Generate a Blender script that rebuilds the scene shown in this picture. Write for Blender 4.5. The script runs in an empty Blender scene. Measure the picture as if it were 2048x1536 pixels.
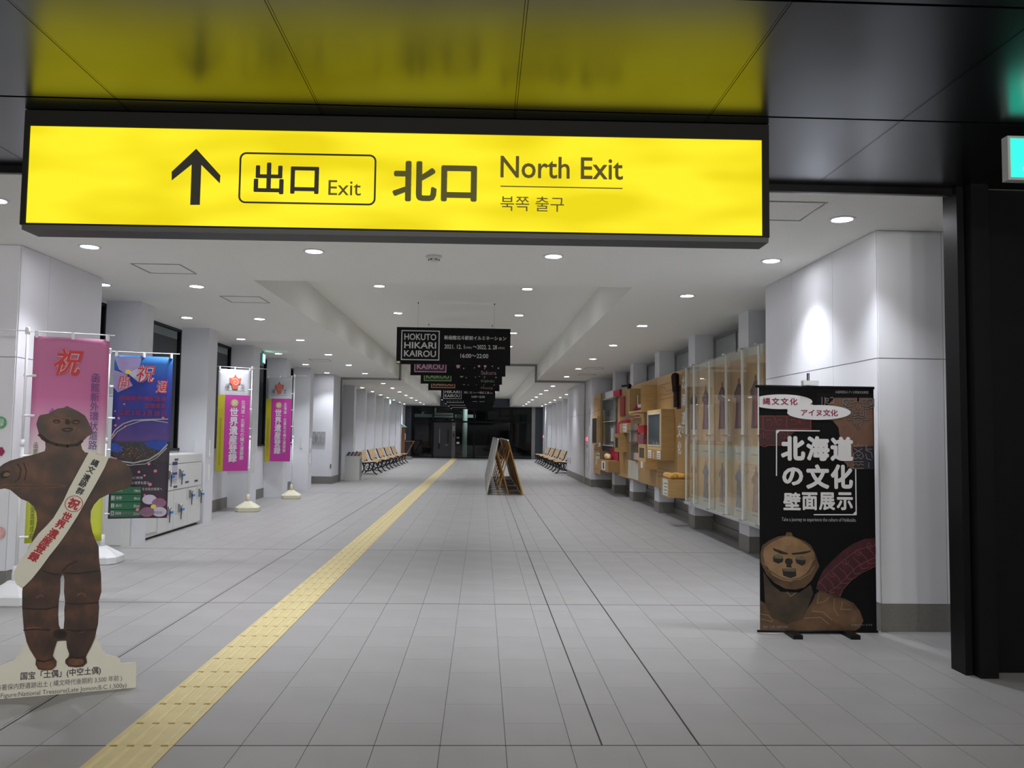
import bpy, math, random
from mathutils import Matrix, Vector
random.seed(7)
S = bpy.context.scene
COL = S.collection
PI = math.pi

# ------------------------------------------------------------------ camera, world, exposure
CAMH = 1.479
F, YAW, PITCH, ROLL = 1653.8, .035890, .0606355, .0130989
def cam_axes():
    fwd = Vector((math.sin(YAW)*math.cos(PITCH), math.cos(YAW)*math.cos(PITCH), math.sin(PITCH)))
    r0 = Vector((math.cos(YAW), -math.sin(YAW), 0)); u0 = r0.cross(fwd)
    r = math.cos(ROLL)*r0 + math.sin(ROLL)*u0; u = -math.sin(ROLL)*r0 + math.cos(ROLL)*u0
    return r, u, fwd
RX, UP, FW = cam_axes()
cd = bpy.data.cameras.new('camera'); cam = bpy.data.objects.new('camera', cd); COL.objects.link(cam)
cam.matrix_world = Matrix(((RX.x, UP.x, -FW.x, 0), (RX.y, UP.y, -FW.y, 0), (RX.z, UP.z, -FW.z, CAMH), (0, 0, 0, 1)))
cd.sensor_width = 36; cd.lens = F*36/2048; cd.clip_end = 300; cd.clip_start = .05
S.camera = cam
w = bpy.data.worlds.new('night'); S.world = w; w.use_nodes = True
w.node_tree.nodes['Background'].inputs[0].default_value = (.010, .013, .020, 1)
w.node_tree.nodes['Background'].inputs[1].default_value = .35
S.view_settings.view_transform = 'Standard'; S.view_settings.look = 'None'
S.view_settings.exposure = 0.0; S.view_settings.gamma = 1; S.view_settings.use_curve_mapping = False
LAMP_W = 114.0            # watts of each corridor downlight
LAMP_COL = (.93, .95, 1.0)
FILL_W = 150.0            # watts of each lamp added behind the photographer as front light
def area(name, loc, rot, sx, sy, e, c):
    l = bpy.data.lights.new(name, 'AREA'); l.shape = 'RECTANGLE'; l.size = sx; l.size_y = sy; l.energy = e; l.color = c
    o = bpy.data.objects.new(name, l); o.location = loc; o.rotation_euler = rot; COL.objects.link(o); return o

def ray(x, y): return RX*((x-1024)/F) - UP*((y-768)/F) + FW     # a measured photo point as a direction
def at_x(x, y, X): d = ray(x, y); return d*(X/d.x) + Vector((0, 0, CAMH))
def at_y(x, y, Y): d = ray(x, y); return d*(Y/d.y) + Vector((0, 0, CAMH))
def at_z(x, y, Z): d = ray(x, y); return d*((Z-CAMH)/d.z) + Vector((0, 0, CAMH))

# ------------------------------------------------------------------ materials
MATS = {}
def mat(name, col, rough=.6, metal=0., noise=.04, scale=6., bump=0., bscale=60., emit=0., spec=.5, coat=0., alpha=1., trans=0., ior=1.45, stretch=None):
    if name in MATS: return MATS[name]
    m = bpy.data.materials.new(name); m.use_nodes = True; MATS[name] = m
    nt = m.node_tree; b = nt.nodes['Principled BSDF']
    b.inputs['Roughness'].default_value = rough; b.inputs['Metallic'].default_value = metal
    b.inputs['Specular IOR Level'].default_value = spec; b.inputs['IOR'].default_value = ior
    b.inputs['Coat Weight'].default_value = coat; b.inputs['Transmission Weight'].default_value = trans
    b.inputs['Alpha'].default_value = alpha
    tc = nt.nodes.new('ShaderNodeTexCoord'); src = tc.outputs['Object']
    if stretch:
        mp = nt.nodes.new('ShaderNodeMapping'); mp.inputs['Scale'].default_value = stretch
        nt.links.new(src, mp.inputs[0]); src = mp.outputs[0]
    if noise:
        n = nt.nodes.new('ShaderNodeTexNoise'); n.inputs['Scale'].default_value = scale; n.inputs['Detail'].default_value = 4
        nt.links.new(src, n.inputs['Vector'])
        r = nt.nodes.new('ShaderNodeValToRGB')
        r.color_ramp.elements[0].position = .3; r.color_ramp.elements[1].position = .7
        r.color_ramp.elements[0].color = (*[c*(1-noise) for c in col], 1); r.color_ramp.elements[1].color = (*[min(1, c*(1+noise)) for c in col], 1)
        nt.links.new(n.outputs['Fac'], r.inputs[0]); nt.links.new(r.outputs[0], b.inputs['Base Color'])
    else: b.inputs['Base Color'].default_value = (*col, 1)
    if bump:
        n2 = nt.nodes.new('ShaderNodeTexNoise'); n2.inputs['Scale'].default_value = bscale; n2.inputs['Detail'].default_value = 3
        bp = nt.nodes.new('ShaderNodeBump'); bp.inputs['Strength'].default_value = bump; bp.inputs['Distance'].default_value = .01
        nt.links.new(src, n2.inputs['Vector']); nt.links.new(n2.outputs['Fac'], bp.inputs['Height']); nt.links.new(bp.outputs[0], b.inputs['Normal'])
    if emit:
        b.inputs['Emission Color'].default_value = (*col, 1); b.inputs['Emission Strength'].default_value = emit
    return m
def glass(name, tint, rough=.02, ior=1.5, white=0.):
    m = bpy.data.materials.new(name); m.use_nodes = True; nt = m.node_tree; nt.nodes.clear(); MATS[name] = m
    o = nt.nodes.new('ShaderNodeOutputMaterial'); t = nt.nodes.new('ShaderNodeBsdfTransparent'); g = nt.nodes.new('ShaderNodeBsdfGlossy')
    fr = nt.nodes.new('ShaderNodeFresnel'); mx = nt.nodes.new('ShaderNodeMixShader')
    t.inputs[0].default_value = (*tint, 1); g.inputs['Roughness'].default_value = rough; fr.inputs[0].default_value = ior
    ge = nt.nodes.new('ShaderNodeNewGeometry'); mt_ = nt.nodes.new('ShaderNodeMath'); mt_.operation = 'SUBTRACT'; mt_.inputs[0].default_value = 1
    mu = nt.nodes.new('ShaderNodeMath'); mu.operation = 'MULTIPLY'
    nt.links.new(ge.outputs['Backfacing'], mt_.inputs[1]); nt.links.new(mt_.outputs[0], mu.inputs[0]); nt.links.new(fr.outputs[0], mu.inputs[1])
    nt.links.new(mu.outputs[0], mx.inputs[0]); nt.links.new(g.outputs[0], mx.inputs[2])
    if white:
        d = nt.nodes.new('ShaderNodeBsdfDiffuse'); d.inputs[0].default_value = (.8, .82, .78, 1); m2 = nt.nodes.new('ShaderNodeMixShader'); m2.inputs[0].default_value = white
        nt.links.new(t.outputs[0], m2.inputs[1]); nt.links.new(d.outputs[0], m2.inputs[2]); nt.links.new(m2.outputs[0], mx.inputs[1])
    else: nt.links.new(t.outputs[0], mx.inputs[1])
    nt.links.new(mx.outputs[0], o.inputs[0]); return m
def stops(name, axis, st, rough=.7, noise=0.):
    """printed vertical colour bands of a flat print: object-space axis, list of (pos, colour)"""
    if name in MATS: return MATS[name]
    m = bpy.data.materials.new(name); m.use_nodes = True; nt = m.node_tree; b = nt.nodes['Principled BSDF']; MATS[name] = m
    b.inputs['Roughness'].default_value = rough
    tc = nt.nodes.new('ShaderNodeTexCoord'); sp = nt.nodes.new('ShaderNodeSeparateXYZ'); mr = nt.nodes.new('ShaderNodeMapRange')
    lo, hi = st[0][0], st[-1][0]
    mr.inputs[1].default_value = lo; mr.inputs[2].default_value = hi
    r = nt.nodes.new('ShaderNodeValToRGB'); e = r.color_ramp.elements
    while len(e) < len(st): e.new(.5)
    for i, (p, c) in enumerate(st): e[i].position = (p-lo)/(hi-lo); 
    for i, (p, c) in enumerate(st): e[i].color = (*c, 1)
    nt.links.new(tc.outputs['Object'], sp.inputs[0]); nt.links.new(sp.outputs[axis], mr.inputs[0]); nt.links.new(mr.outputs[0], r.inputs[0])
    nt.links.new(r.outputs[0], b.inputs['Base Color']); return m

M_wall = mat('white wall board', (.74, .75, .80), .55, noise=.015, scale=3)
M_ceil = mat('acoustic ceiling board', (.90, .90, .85), .85, noise=.035, scale=90, bump=.25, bscale=160)
M_skirt = mat('grey stone skirting', (.20, .195, .18), .5, noise=.08, scale=40)
M_dark = mat('dark metal ceiling panel', (.13, .14, .15), .24, 1., noise=.06, scale=2.5)
M_gap = mat('black joint', (.01, .01, .01), .6, noise=0)
M_black = mat('black painted steel', (.006, .0065, .008), .4, .2, noise=.1, spec=.25)
M_frame = mat('brushed grey metal frame', (.30, .30, .29), .35, .8, noise=.05)
M_whitem = mat('white powder coated metal', (.72, .73, .72), .4, noise=.01)
M_cream = mat('cream plastic', (.66, .64, .48), .5, noise=.03)
M_whitep = mat('white plastic', (.80, .81, .84), .35, noise=.01)
M_tile = mat('grey floor tile', (.32, .315, .315), .42, noise=.05, scale=2.2, bump=.05, bscale=220, spec=.45)
M_grout = mat('dark grout', (.16, .155, .155), .8, noise=.05)
M_tact = mat('pale yellow tactile block', (.60, .51, .26), .5, noise=.05, scale=9)
M_bar = mat('yellow raised bar', (.66, .56, .29), .45, noise=.05, scale=9)
M_tactmark = mat('worn brown bar end', (.28, .19, .05), .6, noise=.05)
M_ply = mat('oak plywood', (.42, .26, .10), .42, noise=.10, scale=5, stretch=(1, 9, 9), bump=.03)
M_plyl = mat('light plywood edge', (.62, .43, .20), .45, noise=.06, scale=8)
M_groove = mat('carved groove', (.16, .09, .035), .6, noise=.05)
M_slat = mat('varnished pale wood slat', (.58, .38, .17), .45, noise=.12, scale=12, stretch=(1, 8, 8))
M_iron = mat('black cast iron', (.012, .012, .014), .45, .4, noise=.1)
M_orange = mat('orange brown wood leg', (.45, .23, .06), .5, noise=.1)
M_lamp = mat('lit lamp lens', (.97, .97, 1.), .5, noise=0, emit=75)
M_ring = mat('white lamp trim ring', (.75, .75, .85), .3, noise=0)
M_yellow = None
M_ink = mat('black ink', (.012, .011, .006), .6, noise=0)
M_white = mat('white print', (.78, .78, .80), .6, noise=0)
M_red = mat('red print', (.55, .02, .05), .6, noise=0)
M_pane = glass('clear night window pane', (.85, .9, .9), 0.)
M_acr = glass('clear acrylic sheet', (.97, .98, .96), .03, 1.49, .03)
M_acre = mat('white acrylic edge', (.72, .76, .70), .25, noise=0, alpha=.75)  # semi-opaque white for acrylic edges and rails
M_frost = mat('frosted window film', (.34, .38, .39), .3, noise=.03)
M_night = mat('night darkness beyond glass', (.004, .005, .007), .9, noise=0)

# ------------------------------------------------------------------ mesh helpers
class MB:
    def __init__(s): s.v = []; s.f = []; s.mi = []; s.m = 0
    def add(s, vs, fs):
        o = len(s.v); s.v += [tuple(p) for p in vs]
        for f in fs: s.f.append([i+o for i in f]); s.mi.append(s.m)
        return s
    def box(s, x0, y0, z0, x1, y1, z1):
        x0, x1 = sorted((x0, x1)); y0, y1 = sorted((y0, y1)); z0, z1 = sorted((z0, z1))
        return s.add([(x0, y0, z0), (x1, y0, z0), (x1, y1, z0), (x0, y1, z0), (x0, y0, z1), (x1, y0, z1), (x1, y1, z1), (x0, y1, z1)],
                     [(0, 3, 2, 1), (4, 5, 6, 7), (0, 1, 5, 4), (1, 2, 6, 5), (2, 3, 7, 6), (3, 0, 4, 7)])
    def fbox(s, Fm, u0, v0, u1, v1, n0, n1):
        c = [Fm @ Vector(p) for p in ((u0, v0, n0), (u1, v0, n0), (u1, v1, n0), (u0, v1, n0), (u0, v0, n1), (u1, v0, n1), (u1, v1, n1), (u0, v1, n1))]
        return s.add(c, [(0, 3, 2, 1), (4, 5, 6, 7), (0, 1, 5, 4), (1, 2, 6, 5), (2, 3, 7, 6), (3, 0, 4, 7)])
    def prism(s, pts, Fm, n0, n1):
        n = len(pts); A = sum(pts[i][0]*pts[(i+1) % n][1]-pts[(i+1) % n][0]*pts[i][1] for i in range(n))
        if A < 0: pts = pts[::-1]
        vs = [Fm @ Vector((u, v, n0)) for u, v in pts] + [Fm @ Vector((u, v, n1)) for u, v in pts]
        return s.add(vs, [list(range(n))[::-1], list(range(n, 2*n))] + [(i, (i+1) % n, n+(i+1) % n, n+i) for i in range(n)])
    def tube(s, pts, r, n=8, closed=False):
        pts = [Vector(p) for p in pts]; N = len(pts); rings = []
        prev = None
        for i, p in enumerate(pts):
            a = pts[i-1] if (i > 0 or closed) else p; b = pts[(i+1) % N] if (i < N-1 or closed) else p
            t = (b-a).normalized()
            ref = prev if prev is not None else (Vector((0, 0, 1)) if abs(t.z) < .9 else Vector((1, 0, 0)))
            e1 = (ref - t*ref.dot(t)).normalized(); prev = e1; e2 = t.cross(e1)
            rr = r[i] if isinstance(r, (list, tuple)) else r
            rings.append([p + e1*(rr*math.cos(2*PI*k/n)) + e2*(rr*math.sin(2*PI*k/n)) for k in range(n)])
        vs = [q for R_ in rings for q in R_]; fs = []
        for i in range(N if closed else N-1):
            j = (i+1) % N
            for k in range(n): fs.append((i*n+k, i*n+(k+1) % n, j*n+(k+1) % n, j*n+k))
        if not closed: fs += [list(range(n))[::-1], list(range((N-1)*n, N*n))]
        return s.add(vs, fs)
    def lathe(s, prof, c=(0, 0, 0), n=24):
        vs = []; fs = []
        for r, z in prof: vs += [(c[0]+r*math.cos(2*PI*k/n), c[1]+r*math.sin(2*PI*k/n), c[2]+z) for k in range(n)]
        for i in range(len(prof)-1):
            for k in range(n): fs.append((i*n+k, i*n+(k+1) % n, (i+1)*n+(k+1) % n, (i+1)*n+k))
        fs += [list(range(n))[::-1], list(range((len(prof)-1)*n, len(prof)*n))]
        return s.add(vs, fs)
    def mesh(s, name):
        me = bpy.data.meshes.new(name); me.from_pydata(s.v, [], s.f); me.update(); return me
    def build(s, name, mt, parent=None, smooth=False, mats=None):
        me = s.mesh(name)
        for m in (mats or [mt]): me.materials.append(m)
        if mats:
            for p, i in zip(me.polygons, s.mi): p.material_index = i
        if smooth:
            for p in me.polygons: p.use_smooth = True
        return link(name, me, parent)
def link(name, me, parent=None):
    o = bpy.data.objects.new(name, me); COL.objects.link(o)
    if parent is not None:
        o.parent = parent; o.matrix_parent_inverse = parent.matrix_basis.inverted() if parent.type == 'EMPTY' or parent.location.length else Matrix()
    return o
def tag(o, label, cat, group=None, kind=None):
    o['label'] = label; o['category'] = cat
    if group: o['group'] = group
    if kind: o['kind'] = kind
    return o
def struct(o): o['kind'] = 'structure'; return o
def empty(name, loc=(0, 0, 0)):
    o = bpy.data.objects.new(name, None); o.location = loc; o.empty_display_size = .1; COL.objects.link(o); return o
def thing(name, loc, label, cat, group=None): return tag(empty(name, loc), label, cat, group)
def copytree(o, dx=Vector((0, 0, 0)), parent=None):
    c = o.copy(); COL.objects.link(c)
    if parent: c.parent = parent
    else: c.location = o.location + dx
    for ch in o.children: copytree(ch, dx, c)
    return c
def copyat(o, loc, rz=None):
    c = copytree(o); c.location = loc
    if rz is not None: c.rotation_euler.z = rz
    return c
def frame(o, u, v=(0, 0, 1)):
    u = Vector(u).normalized(); v = Vector(v).normalized(); n = u.cross(v)
    return Matrix(((u.x, v.x, n.x, o[0]), (u.y, v.y, n.y, o[1]), (u.z, v.z, n.z, o[2]), (0, 0, 0, 1)))
def uv(Fm, x, y):
    o = Fm.translation; n = Fm.col[2].xyz; d = ray(x, y); c = Vector((0, 0, CAMH))
    p = c + d*((o-c).dot(n)/d.dot(n)); q = Fm.inverted() @ p; return (q.x, q.y)
def uvs(Fm, pts): return [uv(Fm, x, y) for x, y in pts]
# --- lettering: real letter outlines fitted into a rectangle of a board
def txt(parent, Fm, s, rect, mt, bold=0., off=.002, vert=False, rot=0., shear=0., name='lettering', space=1., label=None):
    cu = bpy.data.curves.new(name, 'FONT'); cu.body = '\n'.join(s) if vert else s
    cu.size = 1; cu.resolution_u = 3; cu.shear = shear; cu.space_line = .98 if vert else 1.; cu.space_character = space
    if vert: cu.align_x = 'CENTER'
    ob = bpy.data.objects.new('t', cu); COL.objects.link(ob)
    bpy.context.view_layer.update()
    me = bpy.data.meshes.new_from_object(ob); bpy.data.objects.remove(ob); bpy.data.curves.remove(cu)
    if not me.vertices: return None
    if bold:
        base = [tuple(v.co) for v in me.vertices]; fcs = [tuple(p.vertices) for p in me.polygons]; nb = len(base); V_ = []; F_ = []
        for q, (dx, dy) in enumerate(((bold, 0), (-bold, 0), (0, bold), (0, -bold), (.7*bold, .7*bold), (-.7*bold, -.7*bold), (.7*bold, -.7*bold), (-.7*bold, .7*bold))):
            V_ += [(a+dx, b+dy, q*.00006) for a, b, c in base]; F_ += [[i+q*nb for i in f] for f in fcs]
        me = bpy.data.meshes.new(name); me.from_pydata(V_, [], F_); me.update()
    xs = [v.co.x for v in me.vertices]; ys = [v.co.y for v in me.vertices]
    x0, x1, y0, y1 = min(xs), max(xs), min(ys), max(ys)
    u0, v0, u1, v1 = rect; cu_, cv_ = (u0+u1)/2, (v0+v1)/2; ww, hh = abs(u1-u0), abs(v1-v0)
    for v in me.vertices:
        a = ((v.co.x-x0)/max(1e-6, x1-x0)-.5)*ww; b = ((v.co.y-y0)/max(1e-6, y1-y0)-.5)*hh
        ca, sa = math.cos(rot), math.sin(rot)
        v.co = Fm @ Vector((cu_+a*ca-b*sa, cv_+a*sa+b*ca, off+v.co.z))
    me.materials.clear(); me.materials.append(mt); me.name = name
    o = link(name, me, parent)
    if label: o['label'] = label
    return o
def txtpx(parent, Fm, s, x0, y0, x1, y1, mt, **k):
    a = uv(Fm, (x0+x1)/2, y0); b = uv(Fm, (x0+x1)/2, y1); c = uv(Fm, x0, (y0+y1)/2); d = uv(Fm, x1, (y0+y1)/2)
    return txt(parent, Fm, s, (c[0], b[1], d[0], a[1]), mt, **k)
def flat(parent, Fm, pts, mt, n0=.0, n1=.0012, name='print'):
    return MB().prism(pts, Fm, n0, n1).build(name, mt, parent)
def ell(cx, cy, rx, ry, n=28, a0=0, a1=2*PI): return [(cx+rx*math.cos(a0+(a1-a0)*i/n), cy+ry*math.sin(a0+(a1-a0)*i/n)) for i in range(n if abs(a1-a0-2*PI) < 1e-6 else n+1)]
def stroke(mb, Fm, pts, wd, n0, n1):
    """a printed line of width wd along pts (u, v)"""
    for (a, b), (c, d) in zip(pts, pts[1:]):
        L = math.hypot(c-a, d-b)
        if L < 1e-6: continue
        px_, py_ = -(d-b)/L*wd/2, (c-a)/L*wd/2; ex, ey = (c-a)/L*wd*.25, (d-b)/L*wd*.25
        mb.prism([(a+px_-ex, b+py_-ey), (a-px_-ex, b-py_-ey), (c-px_+ex, d-py_+ey), (c+px_+ex, d+py_+ey)], Fm, n0, n1)
def rrect(x0, y0, x1, y1, r, n=6):
    p = []
    for cx, cy, a in ((x1-r, y0+r, -PI/2), (x1-r, y1-r, 0), (x0+r, y1-r, PI/2), (x0+r, y0+r, PI)):
        p += [(cx+r*math.cos(a+PI/2*i/n), cy+r*math.sin(a+PI/2*i/n)) for i in range(n+1)]
    return p
ORD = ['first', 'second', 'third', 'fourth', 'fifth', 'sixth', 'seventh', 'eighth', 'ninth', 'tenth']
CH = 3.13          # ceiling height of the corridor
CT = 3.62          # top of the raised ceiling in the middle
YD = 5.27          # door line between dim hall and corridor
YF = 50.0          # glass front at the far end
YO = 25.2          # metal opening frame

# ------------------------------------------------------------------ floor: tiles as pieces
X0T, DXT, DYT = .137, .3115, .6
floor = struct(MB().box(-5.6, -6, -.12, 6.5, YF+6, -.004).build('floor', M_grout))
tm = MB().box(-DXT/2+.0015, -.3+.0010, -.0035, DXT/2-.0015, .3-.0010, 0).mesh('tile'); tm.materials.append(M_tile)
cells = []
for i in range(-18, 20):
    cx = X0T + DXT*(i+.5)
    if -1.72 < cx < -1.43: continue                      # tactile strip runs here
    ys = 4.03 + (0 if i % 2 else .3)
    k = -16
    while True:
        cy = ys + k*DYT + .3; k += 1
        if cy > YF+2: break
        cells.append((cx, cy))
inview = [c for c in cells if c[1] > 3.55 and abs(c[0]+.02) < c[1]*.64 and c[0] < 3.1+max(0, c[1]-6)*.1 and c[0] > -4.3]
inview.sort(key=lambda c: c[1]); near = inview[:296]; ns = set(near)
for (cx, cy) in near:
    o = bpy.data.objects.new('tile', tm); o.location = (cx, cy, 0); COL.objects.link(o); o.parent = floor
mb = MB()
for (cx, cy) in cells:
    if (cx, cy) not in ns: mb.box(cx-DXT/2+.0015, cy-.3+.0010, -.0035, cx+DXT/2-.0015, cy+.3-.0010, 0)
o = mb.build('tile_field', M_tile, floor); o['kind'] = 'stuff'
# expansion joints and drain slits let into the floor
mb = MB()
for y in (4.03, 7.3, 10.57, 20.4, 30.2): mb.box(-4.7, y-.0035, -.003, 3.4, y+.0035, .0008)
for x, y1 in ((1.067, 24), (-2.333, 24), (.598, 24)): mb.box(x-.004, 4.03, -.003, x+.004, y1, .0008)
mb.build('expansion_joint', M_gap, floor)
# ------------------------------------------------------------------ tactile paving strip
strip = thing('tactile_paving_strip', (-1.575, 3, 0), 'long pale yellow tactile guide strip of ribbed blocks running down the grey floor', 'tactile paving')
pl = MB().box(-.1545, -.1485, -.002, .1545, .1485, .004)
bl = pl.mesh('tactile_block'); bl.materials.append(M_tact)
def barat(bar, u):
    bar.add([(u-.0125, -.135, .004), (u+.0125, -.135, .004), (u+.0125, .125, .004), (u-.0125, .125, .004), (u-.007, -.125, .009), (u+.007, -.125, .009), (u+.007, .115, .009), (u-.007, .115, .009)],
            [(4, 5, 6, 7), (0, 1, 5, 4), (1, 2, 6, 5), (2, 3, 7, 6), (3, 0, 4, 7)])
bar = MB()
for u in (-.117, -.039, .039, .117): barat(bar, u)
b1 = MB(); barat(b1, 0); bar1 = b1.mesh('raised_bar_single'); bar1.materials.append(M_bar)
mk1 = MB().box(-.016, .128, .0035, .016, .140, .0065).mesh('bar_end_mark_single'); mk1.materials.append(M_tactmark)
barm = bar.mesh('raised_bar'); barm.materials.append(M_bar)
mk = MB()
for u in (-.117, -.039, .039, .117): mk.box(u-.016, .128, .0035, u+.016, .140, .0065)
mkm = mk.mesh('bar_end_mark'); mkm.materials.append(M_tactmark)
y = 3.43-.3*4
n = 0
while y < YF-.6:
    b_ = bpy.data.objects.new('tactile_block', bl); b_.location = (-1.575, y+.15, 0); COL.objects.link(b_); b_.parent = strip; b_.matrix_parent_inverse = Matrix.Translation((1.575, -3, 0))
    for nm, me, one in (('raised_bar', barm, bar1), ('bar_end_mark', mkm, mk1)):
        if y < 10.5:
            for u in (-.117, -.039, .039, .117):
                c_ = bpy.data.objects.new(nm, one); c_.location = (u, 0, 0); COL.objects.link(c_); c_.parent = b_
        else:
            c_ = bpy.data.objects.new(nm, me); COL.objects.link(c_); c_.parent = b_; c_['kind'] = 'stuff'
    y += .3; n += 1

# ------------------------------------------------------------------ ceilings
mb = MB()
mb.box(-5.6, YD, CH, -2.53, YF, CH+.1); mb.box(1.66, YD, CH, 4.6, YF, CH+.1); mb.box(-2.53, YD, CH, 1.66, 9.09, CH+.1)
mb.box(-2.63, 9.0, CT, 1.76, YF, CT+.1)
mb.box(-2.63, 9.0, CH+.1, -2.53, YF, CT); mb.box(1.66, 9.0, CH+.1, 1.76, YF, CT); mb.box(-2.63, 8.99, CH+.1, 1.76, 9.09, CT)
struct(mb.build('ceiling', M_ceil))
# dim hall's ceiling of dark glossy metal panels, two-line joints
hc = struct(MB().box(-6.2, -6, CH+.012, 6.5, YD-.02, CH+.1).build('ceiling', M_gap))
pm = {}
for i in range(-5, 6):
    for ya, yb in ((-5.9, -4.8), (-4.78, -3.66), (-3.64, -2.52), (-2.5, -1.38), (-1.36, -.26), (-.24, .86), (.88, 1.87), (1.89, 2.99), (3.0, 4.118), (4.13, 5.24)):
        x0, x1 = .15+i*1.0, .15+(i+1)*1.0
        o = MB().box(x0+.004, ya+.004, CH, x1-.010, yb-.004, CH+.012).build('ceiling_panel', M_dark, hc)
        MB().box(x1-.0075, ya+.004, CH+.001, x1+.0015, yb-.004, CH+.012).build('joint_strip', M_dark, hc) if -6 < i < 6 and yb > 1.9 else None
# header trim between hall and corridor
mb = MB(); mb.box(-6.2, YD-.03, CH-.045, 3.14, YD, CH+.02); struct(mb.build('trim_1', M_black))
mb = MB(); mb.box(-6.2, YD, CH-.035, 3.1, YD+.05, CH-.0)
struct(mb.build('trim_2', M_frame))

# ceiling hatches (thin metal rim + lid)
def hatch(cx, cy, sz, lab):
    t = thing('ceiling_hatch', (cx, cy, CH), lab, 'ceiling hatch', 'ceiling access hatches')
    r = sz/2; m = MB()
    m.box(cx-r, cy-r, CH-.006, cx+r, cy-r+.012, CH); m.box(cx-r, cy+r-.012, CH-.006, cx+r, cy+r, CH)
    m.box(cx-r, cy-r+.012, CH-.006, cx-r+.012, cy+r-.012, CH); m.box(cx+r-.012, cy-r+.012, CH-.006, cx+r, cy+r-.012, CH)
    m.build('hatch_frame', mat('grey aluminium rim', (.30, .30, .29), .4, .6, noise=0), t); MB().box(cx-r+.018, cy-r+.018, CH-.003, cx+r-.018, cy+r-.018, CH).build('hatch_lid', M_ceil, t)
hatch(-3.28, 8.53, .49, 'square ceiling hatch outlined in grey, nearest on the left side')
hatch(-3.0, 10.45, .49, 'square ceiling hatch on the left, second behind the nearest one')
hatch(2.15, 5.87, .5, 'square ceiling hatch at the upper right beside the yellow exit sign')
hatch(-3.75, 19.2, .45, 'small ceiling hatch above the left columns near the green exit light')
hatch(2.75, 20.3, .45, 'ceiling hatch above the wooden exhibit wall, nearer of the two there')
hatch(2.85, 22.4, .45, 'ceiling hatch above the wooden exhibit wall, farther of the two there')
t = thing('smoke_detector', (-.47, 7.66, CH), 'small white smoke detector on the ceiling behind the yellow sign', 'smoke detector')
MB().lathe([(.075, 0), (.075, -.012), (.055, -.03)], (-.47, 7.66, CH), 24).build('detector_base', M_whitem, t, True)
MB().lathe([(.045, -.028), (.045, -.042), (.02, -.052)], (-.47, 7.66, CH), 16).build('sensor_head', M_whitem, t, True)
m = MB()
for k in range(6): a = PI*k/3; m.box(-.47+.046*math.cos(a)-.008, 7.66+.046*math.sin(a)-.006, CH-.042, -.47+.046*math.cos(a)+.008, 7.66+.046*math.sin(a)+.006, CH-.034)
m.build('vent_slot', M_gap, t)

# ------------------------------------------------------------------ downlights
ringm = MB()
n = 28; prof = [(.098, 0), (.098, -.006), (.078, -.008), (.070, -.002), (.070, .0)]
vs = []; fs = []
for r, z in prof: vs += [(r*math.cos(2*PI*k/n), r*math.sin(2*PI*k/n), z) for k in range(n)]
for i in range(len(prof)-1):
    for k in range(n): fs.append((i*n+k, i*n+(k+1) % n, (i+1)*n+(k+1) % n, (i+1)*n+k))
ringm.add(vs, fs); ringme = ringm.mesh('trim_ring'); ringme.materials.append(M_ring)
lensme = MB().lathe([(.070, -.0015), (.070, -.004)], (0, 0, 0), 24).mesh('lens'); lensme.materials.append(M_lamp)
sp = bpy.data.lights.new('lamp_light', 'SPOT'); sp.energy = LAMP_W; sp.color = LAMP_COL; sp.spot_size = math.radians(104); sp.spot_blend = .75; sp.shadow_soft_size = .07
def downlight(x, y, z, label, group):
    t = thing('downlight', (x, y, z), label, 'ceiling light', group)
    for nm, me in (('trim_ring', ringme), ('lens', lensme)):
        c_ = bpy.data.objects.new(nm, me); COL.objects.link(c_); c_.parent = t
    l = bpy.data.objects.new('lamp_light', sp); l.location = (0, 0, -.02); COL.objects.link(l); l.parent = t
    return t
for k, x in enumerate((-3.56, -1.56, .64, 2.69)): downlight(x, 6.05, CH, 'round white downlight in the front ceiling row just behind the yellow sign, %s from left' % ORD[k], 'downlights of the two front rows')
for k, x in enumerate((-3.58, -1.56, .64, 2.68)): downlight(x, 7.55, CH, 'round white downlight in the ceiling row level with the smoke detector, %s from left' % ORD[k], 'downlights of the two front rows')
YS1 = [9.55, 12.25, 15.0, 17.75, 20.47, 23.3]
for k, y in enumerate(YS1):
    downlight(-4.36, y, CH, 'downlight over the left window columns before the metal frame, %s from near' % ORD[k], 'downlights before the metal frame')
    downlight(-3.3, y, CH, 'downlight left of the raised ceiling before the metal frame, %s from near' % ORD[k], 'downlights before the metal frame')
    downlight(2.385, y, CH, 'downlight right of the raised ceiling before the metal frame, %s from near' % ORD[k], 'downlights before the metal frame')
for k, y in enumerate((12.06, 14.77, 17.4, 20.1, 22.8)):
    downlight(-1.53, y, CT, 'downlight in the raised ceiling left of the black boards, %s from near' % ORD[k], 'downlights in the raised ceiling')
    downlight(.64, y, CT, 'downlight in the raised ceiling right of the black boards, %s from near' % ORD[k], 'downlights in the raised ceiling')
YS2 = [27.95, 30.8, 33.6, 36.4, 39.2, 42.0, 44.9, 47.6]
for k, y in enumerate(YS2):
    if k: downlight(-4.45, y, CH, 'distant downlight over the left benches and fins, %s from near' % ORD[k-1], 'downlights beyond the metal frame')
    downlight(-3.34, y, CH, 'distant downlight left of the raised ceiling beyond the frame, %s from near' % ORD[k], 'downlights beyond the metal frame')
    downlight(2.39, y, CH, 'distant downlight right of the raised ceiling beyond the frame, %s from near' % ORD[k], 'downlights beyond the metal frame')
    if k > 1: downlight(3.45, y, CH, 'distant downlight over the right benches and fins, %s from near' % ORD[k-2], 'downlights beyond the metal frame')
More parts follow.
